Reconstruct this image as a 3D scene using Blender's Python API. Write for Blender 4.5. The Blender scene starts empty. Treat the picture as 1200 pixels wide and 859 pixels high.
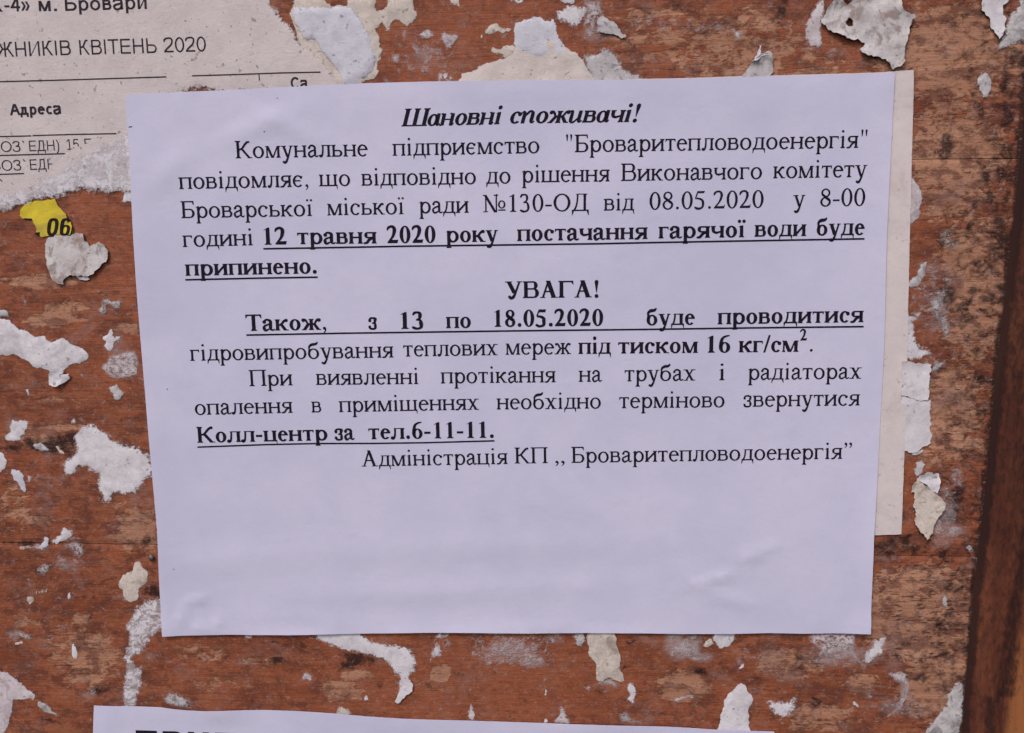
import bpy, bmesh, math, random
import numpy as np
from mathutils import Vector, Matrix, noise as mnoise
from mathutils.geometry import delaunay_2d_cdt

scene = bpy.context.scene
COL = scene.collection

# ------------------------------------------------------------------ camera
# The board is the upright plane y = 0 facing -y; x runs along it, z up it. Units are metres.
# The camera's tilt comes from the two vanishing points of the sheet's edges.
F, CX, CY, DIST = 900.0, 600.0, 429.5, 0.2150
down = Vector((110.0, 7740.0, F)).normalized()
right = Vector((26450.0, -408.0, -900.0)); right = (right - down * right.dot(down)).normalized()
into = right.cross(down).normalized()
def to_world(v): return Vector((right.dot(v), into.dot(v), -down.dot(v)))
_r = Vector((0, 0, 1)); _w = to_world(_r)
CAM = Vector((0, -DIST, 0)) - Vector((_w.x, 0, _w.z)) * (DIST / _w.y)
cam_data = bpy.data.cameras.new('camera'); cam = bpy.data.objects.new('camera', cam_data); COL.objects.link(cam)
ex, ey, ez = to_world(Vector((1, 0, 0))), to_world(Vector((0, -1, 0))), to_world(Vector((0, 0, -1)))
cam.matrix_world = Matrix(((ex.x, ey.x, ez.x, CAM.x), (ex.y, ey.y, ez.y, CAM.y), (ex.z, ey.z, ez.z, CAM.z), (0, 0, 0, 1)))
cam_data.sensor_fit = 'HORIZONTAL'; cam_data.sensor_width = 36.0; cam_data.lens = 36.0 * F / 1200.0
cam_data.clip_start = 0.005; cam_data.clip_end = 200.0
scene.camera = cam

def P(px, py, h=0.0):
    """place on the board (metres along and up it) that the photograph shows at this spot, h metres proud of it"""
    d = to_world(Vector(((px - CX) / F, (py - CY) / F, 1.0)))
    t = (DIST - h) / d.y
    q = CAM + d * t
    return (q.x, q.z)

# ------------------------------------------------------------------ sky and soft sun (overcast day)
SUN_EL, SUN_AZ = 50.0, 214.0          # degrees; azimuth measured from +y towards +x
world = bpy.data.worlds.new('World'); scene.world = world; world.use_nodes = True
wn = world.node_tree; bg = wn.nodes['Background']
sky = wn.nodes.new('ShaderNodeTexSky'); sky.sky_type = 'NISHITA'; sky.sun_disc = False
sky.sun_elevation = math.radians(SUN_EL); sky.sun_rotation = math.radians(SUN_AZ)
sky.dust_density = 3.0; sky.air_density = 1.0
wn.links.new(sky.outputs[0], bg.inputs[0]); bg.inputs[1].default_value = 0.115
sun_data = bpy.data.lights.new('sun', 'SUN'); sun = bpy.data.objects.new('sun', sun_data); COL.objects.link(sun)
sun_data.energy = 1.2; sun_data.angle = math.radians(12); sun_data.color = (1.0, 0.93, 0.86)
sdir = Vector((math.sin(math.radians(SUN_AZ)) * math.cos(math.radians(SUN_EL)), math.cos(math.radians(SUN_AZ)) * math.cos(math.radians(SUN_EL)), math.sin(math.radians(SUN_EL))))
sun.rotation_euler = sdir.to_track_quat('Z', 'Y').to_euler(); sun.location = sdir * 3
scene.view_settings.view_transform = 'Standard'; scene.view_settings.look = 'None'
scene.view_settings.exposure = 0.40; scene.view_settings.gamma = 1.0

# ------------------------------------------------------------------ helpers
MM = 0.001
def srgb(r, g, b):
    f = lambda c: (c / 255 / 12.92) if c <= 10 else ((c / 255 + .055) / 1.055) ** 2.4
    return (f(r), f(g), f(b), 1.0)

def tag(o, label=None, cat=None, group=None, kind=None):
    if label: o['label'] = label
    if cat: o['category'] = cat
    if group: o['group'] = group
    if kind: o['kind'] = kind
    return o

def empty(name, loc):
    o = bpy.data.objects.new(name, None); COL.objects.link(o); o.location = loc; o.empty_display_size = .01
    return o

def mesh_obj(name, verts, faces, mat, parent=None, attrs=None, smooth=True):
    off = Vector(parent.location) if parent else Vector((0, 0, 0))
    if parent is None and verts:                # the thing's own origin sits at the foot of its shape
        xs = [v[0] for v in verts]; zs = [v[2] for v in verts]; ys = [v[1] for v in verts]
        off = Vector(((min(xs) + max(xs)) / 2, max(ys), min(zs)))
    me = bpy.data.meshes.new(name)
    me.from_pydata([(v[0] - off.x, v[1] - off.y, v[2] - off.z) for v in verts], [], faces)
    for k, vals in (attrs or {}).items():
        a = me.attributes.new(k, 'FLOAT', 'POINT'); a.data.foreach_set('value', np.asarray(vals, dtype=np.float32))
    me.materials.append(mat)
    if smooth: me.polygons.foreach_set('use_smooth', [True] * len(me.polygons))
    me.update()
    o = bpy.data.objects.new(name, me); COL.objects.link(o)
    if parent: o.parent = parent
    else: o.location = off
    return o

# node shorthand
class NT:
    def __init__(s, name):
        s.m = bpy.data.materials.new(name); s.m.use_nodes = True; s.t = s.m.node_tree; s.t.nodes.clear()
        s.out = s.n('ShaderNodeOutputMaterial')
        s.bsdf = s.n('ShaderNodeBsdfPrincipled'); s.l(s.bsdf.outputs[0], s.out.inputs[0])
        g = s.n('ShaderNodeNewGeometry'); s.pos = g.outputs['Position']
    def n(s, t, **k):
        q = s.t.nodes.new(t)
        for a, v in k.items(): setattr(q, a, v)
        return q
    def l(s, a, b): s.t.links.new(a, b)
    def put(s, sock, v):
        if hasattr(v, 'is_linked'): s.l(v, sock)
        else: sock.default_value = v
    def math(s, op, a, b=0.0, clamp=False):
        q = s.n('ShaderNodeMath', operation=op, use_clamp=clamp); s.put(q.inputs[0], a); s.put(q.inputs[1], b); return q.outputs[0]
    def attr(s, name): return s.n('ShaderNodeAttribute', attribute_name=name).outputs['Fac']
    def map(s, scale, loc=(0, 0, 0), rot=(0, 0, 0)):
        q = s.n('ShaderNodeMapping'); s.l(s.pos, q.inputs[0]); q.inputs['Scale'].default_value = scale; q.inputs['Location'].default_value = loc; q.inputs['Rotation'].default_value = rot
        return q.outputs[0]
    def noise(s, vec, scale=1.0, detail=4, rough=.55, dist=0.0):
        q = s.n('ShaderNodeTexNoise'); s.l(vec, q.inputs['Vector']); q.inputs['Scale'].default_value = scale
        q.inputs['Detail'].default_value = detail; q.inputs['Roughness'].default_value = rough; q.inputs['Distortion'].default_value = dist
        return q.outputs['Fac']
    def step(s, v, lo, hi):
        q = s.n('ShaderNodeMapRange', interpolation_type='SMOOTHSTEP'); s.put(q.inputs[0], v); s.put(q.inputs[1], lo); s.put(q.inputs[2], hi); return q.outputs[0]
    def mix(s, f, a, b, mode='MIX'):
        q = s.n('ShaderNodeMix', data_type='RGBA', blend_type=mode); s.put(q.inputs[0], f); s.put(q.inputs[6], a); s.put(q.inputs[7], b); return q.outputs[2]
    def bump(s, h, strength=.5, dist=.0002, normal=None):
        q = s.n('ShaderNodeBump'); s.put(q.inputs['Height'], h); q.inputs['Strength'].default_value = strength; q.inputs['Distance'].default_value = dist
        if normal is not None: s.l(normal, q.inputs['Normal'])
        return q.outputs[0]

# ------------------------------------------------------------------ materials
def board_material():
    t = NT('weathered_painted_plank')
    worn, dark, smear, pore, red = [t.attr(a) for a in ('worn', 'dark', 'smear', 'pore', 'red')]
    grain = t.noise(t.map((55, 300, 900)), 1, 5, .6, .6)          # fine horizontal grain
    grain2 = t.noise(t.map((14, 90, 230), (3, 0, 7)), 1, 4, .6, 1.2)
    grain3 = t.noise(t.map((120, 500, 2300), (3, 3, 1)), 1, 4, .65, .3)
    cloud = t.noise(t.map((38, 38, 52), (1, 2, 5)), 1, 5, .6, .3)
    patch = t.noise(t.map((150, 150, 240), (9, 4, 1)), 1, 6, .68, .8)
    speck = t.noise(t.map((1100, 1100, 1500)), 1, 3, .6)
    paint = t.mix(t.step(cloud, .34, .68), (.200, .054, .026, 1), (.315, .090, .043, 1))
    paint = t.mix(t.math('MULTIPLY', t.step(grain2, .35, .7), .6), paint, (.345, .120, .064, 1))
    paint = t.mix(t.math('MULTIPLY', red, .7), paint, (.320, .095, .046, 1))
    paint = t.mix(t.math('MULTIPLY', t.step(grain, .5, .78), .30), paint, (.13, .045, .028, 1))
    # bare wood where the paint has worn off
    fine = t.noise(t.map((330, 330, 520), (4, 9, 6)), 1, 6, .70, .7)
    wsum = t.math('ADD', t.math('ADD', t.math('MULTIPLY', patch, .42), t.math('MULTIPLY', fine, .46)), t.math('MULTIPLY', grain, .18))
    wsum = t.math('ADD', wsum, t.math('MULTIPLY', t.math('SUBTRACT', worn, .5), .42))
    wm = t.step(wsum, .525, .60)
    wood = t.mix(t.step(grain2, .3, .75), (.40, .198, .122, 1), (.56, .298, .192, 1))
    wood = t.mix(t.math('MULTIPLY', t.step(grain, .52, .72), .55), wood, (.27, .115, .065, 1))
    c = t.mix(t.math('MULTIPLY', wm, .86), paint, wood)
    mott = t.noise(t.map((105, 120, 190), (6, 2, 8)), 1, 8, .76, .3); mott2 = t.noise(t.map((520, 400, 900), (2, 6, 1)), 1, 4, .7, .3)
    calm = t.math('SUBTRACT', 1.0, t.math('MULTIPLY', red, .75), True)
    c = t.mix(t.math('MULTIPLY', t.math('MULTIPLY', t.step(mott, .475, .57), .74), calm), c, (.120, .040, .028, 1))
    c = t.mix(t.math('MULTIPLY', t.step(mott, .47, .34), .30), c, (.36, .155, .085, 1))
    c = t.mix(t.math('MULTIPLY', t.step(mott2, .54, .66), .62), c, (.14, .05, .033, 1))
    c = t.mix(t.math('MULTIPLY', t.step(mott2, .44, .34), .42), c, (.42, .20, .125, 1))
    vio = t.noise(t.map((70, 70, 80), (8, 8, 3)), 1, 6, .75, .4)
    c = t.mix(t.math('MULTIPLY', t.step(vio, .52, .68), .5), c, (.30, .17, .15, 1))
    c = t.mix(t.math('MULTIPLY', t.step(grain3, .54, .68), .22), c, (.105, .038, .027, 1))
    c = t.mix(t.math('MULTIPLY', t.step(grain3, .43, .32), .10), c, (.43, .21, .14, 1))
    # open pores: short dark dashes along the grain
    po = t.noise(t.map((330, 500, 1500), (5, 5, 5)), 1, 2, .5, .2)
    pm = t.math('MULTIPLY', t.step(t.math('ADD', po, t.math('MULTIPLY', t.math('SUBTRACT', pore, 1), .22)), .575, .64), .85)
    c = t.mix(pm, c, (.085, .034, .026, 1))
    # dark grime and mildew, the dark strip by the post, the painted vignette
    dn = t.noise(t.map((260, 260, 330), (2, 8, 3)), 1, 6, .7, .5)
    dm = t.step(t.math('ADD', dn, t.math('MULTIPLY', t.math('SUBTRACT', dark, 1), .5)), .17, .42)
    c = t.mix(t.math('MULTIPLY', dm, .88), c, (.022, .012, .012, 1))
    # glue and paper pulp smeared thin over the paint
    sn = t.noise(t.map((420, 420, 520), (4, 1, 8)), 1, 6, .72, .6)
    sm = t.step(t.math('ADD', sn, t.math('MULTIPLY', t.math('SUBTRACT', smear, 1), .42)), .25, .49)
    pale = t.mix(t.step(speck, .38, .62), (.36, .25, .25, 1), (.58, .50, .51, 1))
    c = t.mix(t.math('MULTIPLY', sm, .82), c, pale)
    veil = t.noise(t.map((60, 60, 75), (7, 3, 5)), 1, 7, .72, .5)
    vm = t.step(t.math('ADD', smear, t.math('MULTIPLY', t.math('SUBTRACT', veil, .5), 1.5)), .38, .80)
    c = t.mix(t.math('MULTIPLY', vm, .42), c, (.47, .375, .385, 1))
    # flecks
    fl = t.noise(t.map((480, 480, 900), (7, 7, 2)), 1, 2, .5)
    c = t.mix(t.math('MULTIPLY', t.step(fl, .70, .76), .55), c, (.50, .30, .21, 1))
    c = t.mix(t.math('MULTIPLY', t.step(speck, .60, .74), .35), c, (.08, .035, .025, 1))
    c = t.mix(t.math('MULTIPLY', t.step(speck, .42, .30), .25), c, (.52, .30, .21, 1))
    t.l(c, t.bsdf.inputs['Base Color'])
    t.put(t.bsdf.inputs['Roughness'], t.math('ADD', .55, t.math('MULTIPLY', wm, .25)))
    t.bsdf.inputs['Specular IOR Level'].default_value = .10
    h = t.math('SUBTRACT', t.math('MULTIPLY', sm, .9), t.math('ADD', t.math('MULTIPLY', wm, .8), t.math('MULTIPLY', pm, 1.2)))
    h = t.math('ADD', h, t.math('MULTIPLY', t.math('ADD', grain, t.math('MULTIPLY', grain3, .7)), -.9)); h = t.math('ADD', h, t.math('MULTIPLY', speck, .35))
    t.l(t.bump(h, .75, .00022), t.bsdf.inputs['Normal'])
    return t.m

def post_material():
    t = NT('weathered_post_wood')
    dark, worn = t.attr('dark'), t.attr('worn')
    grain = t.noise(t.map((700, 300, 45), (0, 0, 0), (0, math.radians(6), 0)), 1, 5, .6, .5)
    g2 = t.noise(t.map((160, 100, 16), (4, 4, 4), (0, math.radians(6), 0)), 1, 4, .6, 1)
    c = t.mix(t.step(g2, .3, .7), (.085, .026, .017, 1), (.155, .050, .027, 1))
    c = t.mix(t.math('MULTIPLY', worn, t.step(g2, .2, .7)), c, (.36, .13, .05, 1))
    c = t.mix(t.math('MULTIPLY', t.step(grain, .5, .75), .5), c, (.15, .055, .03, 1))
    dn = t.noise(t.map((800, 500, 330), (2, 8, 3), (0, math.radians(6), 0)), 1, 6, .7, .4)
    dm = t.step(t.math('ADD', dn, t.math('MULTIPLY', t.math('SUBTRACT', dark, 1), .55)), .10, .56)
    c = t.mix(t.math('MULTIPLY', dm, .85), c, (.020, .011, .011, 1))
    speck = t.noise(t.map((1100, 1100, 900)), 1, 3, .6)
    c = t.mix(t.math('MULTIPLY', t.step(speck, .58, .74), .4), c, (.06, .03, .02, 1))
    t.l(c, t.bsdf.inputs['Base Color']); t.bsdf.inputs['Roughness'].default_value = .7; t.bsdf.inputs['Specular IOR Level'].default_value = .08
    t.l(t.bump(t.math('ADD', t.math('MULTIPLY', grain, -1), t.math('MULTIPLY', dm, .5)), .6, .0002), t.bsdf.inputs['Normal'])
    return t.m

def sheet_material(name, c0, c1, mottle=.25, wrinkle=.25, stain=None):
    """smooth office paper: faint fibre mottle and a little surface tooth"""
    t = NT(name)
    cloud = t.noise(t.map((45, 45, 45)), 1, 4, .6, .4); fib = t.noise(t.map((1500, 1500, 1500)), 1, 3, .65); mid = t.noise(t.map((300, 300, 300)), 1, 4, .65)
    broad = t.noise(t.map((14, 14, 18), (2, 2, 9)), 1, 3, .5, .4)
    c = t.mix(t.step(cloud, .3, .7), c0, c1)
    c = t.mix(t.math('MULTIPLY', t.step(broad, .42, .66), .5), c, tuple(x * k for x, k in zip(c0[:3], (.90, .905, .935))) + (1,))
    dk = tuple(x * .86 for x in c0[:3]) + (1,)
    c = t.mix(t.math('MULTIPLY', t.step(mid, .45, .75), mottle), c, dk)
    c = t.mix(t.math('MULTIPLY', t.step(fib, .5, .72), mottle), c, dk)
    if stain:
        c = t.mix(t.math('MULTIPLY', t.step(t.noise(t.map((90, 90, 90), (3, 3, 3)), 1, 6, .7, .6), .5, .72), .6), c, stain)
        c = t.mix(t.math('MULTIPLY', t.step(t.noise(t.map((650, 650, 650), (6, 1, 3)), 1, 2, .5), .66, .74), .35), c, (.25, .22, .23, 1))
    sp = t.noise(t.map((210, 210, 210), (5, 5, 5)), 1, 1, .4)
    c = t.mix(t.math('MULTIPLY', t.step(sp, .83, .85), .7), c, (.12, .10, .12, 1))
    t.l(c, t.bsdf.inputs['Base Color']); t.bsdf.inputs['Roughness'].default_value = .75; t.bsdf.inputs['Specular IOR Level'].default_value = .25
    n1 = t.bump(t.noise(t.map((110, 110, 140), (1, 5, 2)), 1, 4, .55, .5), wrinkle, .0012)
    t.l(t.bump(fib, .22, .00012, n1), t.bsdf.inputs['Normal'])
    return t.m

def scrap_material(name, c0, c1, dirt=(.22, .18, .18, 1), amount=.45, rust=None):
    """torn paper: pulp that thins out towards a frayed edge (attributes edge, fray and cover)"""
    t = NT(name)
    edge, fray, cover = t.attr('edge'), t.attr('fray'), t.attr('cover')
    fib = t.noise(t.map((900, 900, 900)), 1, 5, .7, .8); mid = t.noise(t.map((260, 260, 260), (3, 1, 2)), 1, 5, .65, .6); big = t.noise(t.map((110, 110, 110), (7, 1, 2)), 1, 4, .6)
    hair = t.noise(t.map((420, 420, 1600), (1, 9, 2), (0, math.radians(50), 0)), 1, 4, .65, 1.4)
    c = t.mix(t.step(big, .3, .7), c0, c1)
    c = t.mix(t.math('MULTIPLY', t.step(mid, .50, .64), amount * 1.1), c, dirt)
    c = t.mix(t.math('MULTIPLY', t.step(fib, .5, .7), amount * .8), c, tuple(x * .62 for x in c0[:3]) + (1,))
    c = t.mix(t.math('MULTIPLY', t.step(fib, .45, .3), .35), c, tuple(min(.86, x * 1.18) for x in c1[:3]) + (1,))
    if rust: c = t.mix(t.math('MULTIPLY', t.step(t.noise(t.map((170, 170, 170), (1, 2, 6)), 1, 5, .7, .5), .52, .68), .7), c, rust)
    # where the pulp is thin the reddish board stains it
    thin = t.noise(t.map((230, 230, 230), (9, 9, 4)), 1, 6, .74, .6)
    c = t.mix(t.math('MULTIPLY', t.step(thin, .54, .70), amount), c, (.42, .31, .31, 1))
    sp = t.noise(t.map((700, 700, 700), (5, 5, 5)), 1, 2, .5)
    c = t.mix(t.math('MULTIPLY', t.step(sp, .66, .73), .55), c, (.13, .10, .10, 1))
    t.l(c, t.bsdf.inputs['Base Color']); t.bsdf.inputs['Roughness'].default_value = .85; t.bsdf.inputs['Specular IOR Level'].default_value = .15
    h = t.math('ADD', t.math('MULTIPLY', mid, 1.4), t.math('ADD', t.math('MULTIPLY', fib, .7), t.math('MULTIPLY', hair, .5)))
    t.l(t.bump(h, .42, .00030), t.bsdf.inputs['Normal'])
    rag = t.noise(t.map((720, 720, 720), (2, 7, 9)), 1, 6, .72, .5)
    mixn = t.math('ADD', t.math('MULTIPLY', rag, .6), t.math('ADD', t.math('MULTIPLY', fib, .2), t.math('MULTIPLY', hair, .2)))
    frayed = t.step(t.math('SUBTRACT', t.math('DIVIDE', edge, t.math('MAXIMUM', fray, .001)), t.step(mixn, .30, .68)), -.30, .22)
    whole = t.math('LESS_THAN', fray, .01)
    outer = t.step(t.math('SUBTRACT', t.math('DIVIDE', edge, t.math('MAXIMUM', fray, .001)), t.math('MULTIPLY', t.step(mixn, .34, .64), 1.0)), -.25, .25)
    frayed = t.math('MAXIMUM', frayed, t.math('MULTIPLY', outer, .42))       # a film of glue and fibre reaches past the pulp
    a = t.math('MAXIMUM', frayed, whole)
    cov = t.step(t.math('ADD', mixn, t.math('MULTIPLY', t.math('SUBTRACT', cover, .64), .45)), .40, .56)
    a = t.math('MULTIPLY', a, t.math('MAXIMUM', cov, t.math('GREATER_THAN', cover, .98)))
    lace = t.noise(t.map((430, 430, 520), (4, 4, 11)), 1, 6, .76, .9)
    film = t.math('MULTIPLY', t.step(t.math('ADD', t.math('MULTIPLY', lace, .6), t.math('MULTIPLY', thin, .4)), .45, .55), t.math('MULTIPLY', t.math('SUBTRACT', 1.0, whole), t.attr('thin')))   # thin spots let the board through
    a = t.math('MULTIPLY', a, t.math('SUBTRACT', 1.0, film))
    tr = t.n('ShaderNodeBsdfTransparent'); mx = t.n('ShaderNodeMixShader')
    t.l(a, mx.inputs[0]); t.l(tr.outputs[0], mx.inputs[1]); t.l(t.bsdf.outputs[0], mx.inputs[2]); t.l(mx.outputs[0], t.out.inputs[0])
    return t.m

def plain_material(name, c, rough=.6, spec=.25, metal=0.0, mott=0.0, fade=None):
    t = NT(name)
    if fade:                                        # print scuffed back to the paper in places
        k = t.math('ADD', t.math('MULTIPLY', t.noise(t.map((900, 900, 900)), 1, 4, .7), .6), t.math('MULTIPLY', t.noise(t.map((160, 160, 160)), 1, 4, .6), .4))
        t.l(t.mix(t.math('MULTIPLY', t.step(k, .57, .72), .6), c, fade), t.bsdf.inputs['Base Color'])
    elif mott: t.l(t.mix(t.step(t.noise(t.map((700, 700, 700)), 1, 4, .6), .35, .7), c, tuple(x * (1 - mott) for x in c[:3]) + (1,)), t.bsdf.inputs['Base Color'])
    else: t.bsdf.inputs['Base Color'].default_value = c
    t.bsdf.inputs['Roughness'].default_value = rough; t.bsdf.inputs['Specular IOR Level'].default_value = spec; t.bsdf.inputs['Metallic'].default_value = metal
    return t.m

M_BOARD, M_POST = board_material(), post_material()
M_SHEET = sheet_material('lavender_white_paper', (.60, .57, .735, 1), (.65, .615, .775, 1), .16, .10)
M_BEIGE = sheet_material('aged_beige_paper', (.66, .565, .565, 1), (.72, .62, .61, 1), .35, .15, (.50, .41, .39, 1))
M_TABLE = sheet_material('aged_grey_paper', (.60, .515, .52, 1), (.67, .585, .575, 1), .35, .3, (.52, .45, .48, 1))
M_YELLOW = sheet_material('yellow_label_paper', (.74, .57, .04, 1), (.64, .47, .035, 1), .5, .6, (.34, .28, .10, 1))
M_INK = plain_material('black_printing_ink', (.020, .013, .026, 1), .7, .06, 0, .35)
M_INK_GREY = plain_material('faded_printing_ink', (.036, .026, .036, 1), .7, .06, 0, .4, (.44, .37, .375, 1))
M_INK_YELLOW = plain_material('scuffed_label_ink', (.018, .014, .016, 1), .7, .06, 0, .4, (.16, .12, .04, 1))
SCRAP = {
    'white': scrap_material('white_torn_paper', (.64, .59, .625, 1), (.75, .70, .735, 1), (.46, .39, .41, 1), .26),
    'blue':  scrap_material('bluish_white_torn_paper', (.60, .575, .645, 1), (.68, .655, .725, 1), (.48, .45, .52, 1), .16),
    'cream': scrap_material('cream_torn_paper', (.62, .525, .47, 1), (.70, .605, .55, 1), (.38, .31, .28, 1), .28),
    'beige': scrap_material('beige_torn_paper', (.62, .53, .50, 1), (.69, .60, .565, 1), (.47, .40, .39, 1), .16),
    'grey':  scrap_material('grey_crumbly_paper', (.46, .415, .425, 1), (.62, .575, .585, 1), (.17, .14, .145, 1), .6),
    'pink':  scrap_material('pinkish_paper_pulp', (.54, .455, .475, 1), (.68, .60, .625, 1), (.34, .24, .25, 1), .5),
    'dirty': scrap_material('dirty_paper_crust', (.52, .465, .465, 1), (.68, .625, .625, 1), (.22, .16, .14, 1), .6, (.36, .23, .17, 1)),
    'yellowish': scrap_material('yellowed_paper', (.60, .505, .45, 1), (.68, .585, .52, 1), (.30, .24, .19, 1), .6),
}
# ---------------------------------------------------------------- serif lettering drawn as shapes
import math
class Pen:
    """collects convex polygons of one glyph, 1000 units to the em"""
    def __init__(s, bold):
        s.b = bold; s.P = []
        s.W, s.H, s.S, s.x = (134, 60, 38, 34) if bold else (90, 51, 34, 42)
        s.CW = 148 if bold else 100
    def poly(s, *p): s.P.append(list(p))
    def rect(s, x0, y0, x1, y1): s.poly((x0, y0), (x1, y0), (x1, y1), (x0, y1))
    def foot(s, x, w, y, d, l=1.0, r=1.0):
        sx = s.x; S = s.S * d
        xl, xr = x - sx * l, x + w + sx * r
        s.poly((xl, y), (xr, y), (xr, y + S), (xl, y + S))
        s.poly((x - sx * l * .5, y + S), (x + w + sx * r * .5, y + S), (x + w, y + S * 2.1), (x, y + S * 2.1))
    def stem(s, x, y0, y1, f='bt', w=None):
        w = w or s.W
        s.rect(x, y0, x + w, y1)
        if 'b' in f: s.foot(x, w, y0, 1)
        if 't' in f: s.foot(x, w, y1, -1)
        if 'B' in f: s.foot(x, w, y0, 1, 1, 0)
        if 'f' in f:
            s.poly((x - s.x * 1.25, y1 - 52), (x, y1 - 48), (x, y1 - 30), (x - s.x * 1.25, y1 - 40))
            s.poly((x - s.x * 1.25, y1 - 52), (x + w * .3, y1 - 60), (x + w, y1 + 8), (x + w * .75, y1 + 10))
    def arc(s, cx, cy, rx, ry, a0=0, a1=360, w=None, h=None, n=40):
        w = s.W if w is None else w; h = s.H if h is None else h
        L = []
        for i in range(n + 1):
            t = math.radians(a0 + (a1 - a0) * i / n); c, q = math.cos(t), math.sin(t)
            L.append(((cx + rx * c, cy + ry * q), (cx + (rx - w) * c, cy + (ry - h) * q)))
        for a, b in zip(L, L[1:]): s.poly(a[0], b[0], b[1], a[1])
    def stroke(s, pts, n=7):
        """pen stroke through (x, y, width) points"""
        if len(pts) == 2: C = pts; n = 1
        C = []
        m = len(pts)
        for i in range(m - 1):
            p0, p1, p2, p3 = pts[max(i-1, 0)], pts[i], pts[i+1], pts[min(i+2, m-1)]
            k = n if m > 2 else 1
            for j in range(k):
                t = j / k
                C.append(tuple(.5 * (2*b + (c-a)*t + (2*a - 5*b + 4*c - d)*t*t + (3*b - a - 3*c + d)*t**3) for a, b, c, d in zip(p0, p1, p2, p3)))
        C.append(pts[-1])
        L = []
        for i, c in enumerate(C):
            a, b = C[max(i-1, 0)], C[min(i+1, len(C)-1)]
            dx, dy = b[0]-a[0], b[1]-a[1]; d = math.hypot(dx, dy) or 1
            w = c[2] / 2
            L.append(((c[0] - dy/d*w, c[1] + dx/d*w), (c[0] + dy/d*w, c[1] - dx/d*w)))
        for a, b in zip(L, L[1:]): s.poly(a[0], b[0], b[1], a[1])
    def diag(s, x0, y0, x1, y1, w):
        """bar with level ends, w measured along x"""
        h = w / 2
        s.poly((x0 - h, y0), (x0 + h, y0), (x1 + h, y1), (x1 - h, y1))
    def dot(s, x, y, r, n=14):
        s.P.append([(x + r * math.cos(i * 2 * math.pi / n), y + r * math.sin(i * 2 * math.pi / n)) for i in range(n)])
    def lobe(s, x, xr, y0, y1, w=None):
        """D shaped lobe closing on a stem whose inside is at x"""
        w = w or s.W; h = (y1 - y0) / 2; k = min(h * 1.05, (xr - x) * .8); c = xr - k
        s.rect(x, y0, c, y0 + s.H); s.rect(x, y1 - s.H, c, y1)
        s.arc(c, (y0 + y1) / 2, k, h, -90, 90, w, s.H, 22)

def comma(g, x, y, k=1.0):
    r = 62 if g.b else 50; r *= k
    g.dot(x, y, r)
    g.stroke([(x + r*.3, y + r*.3, r*1.3), (x + r*.7, y - r*.9, r*.95), (x + r*.2, y - r*2.2, r*.7), (x - r*.8, y - r*3.2, r*.35)])

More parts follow.
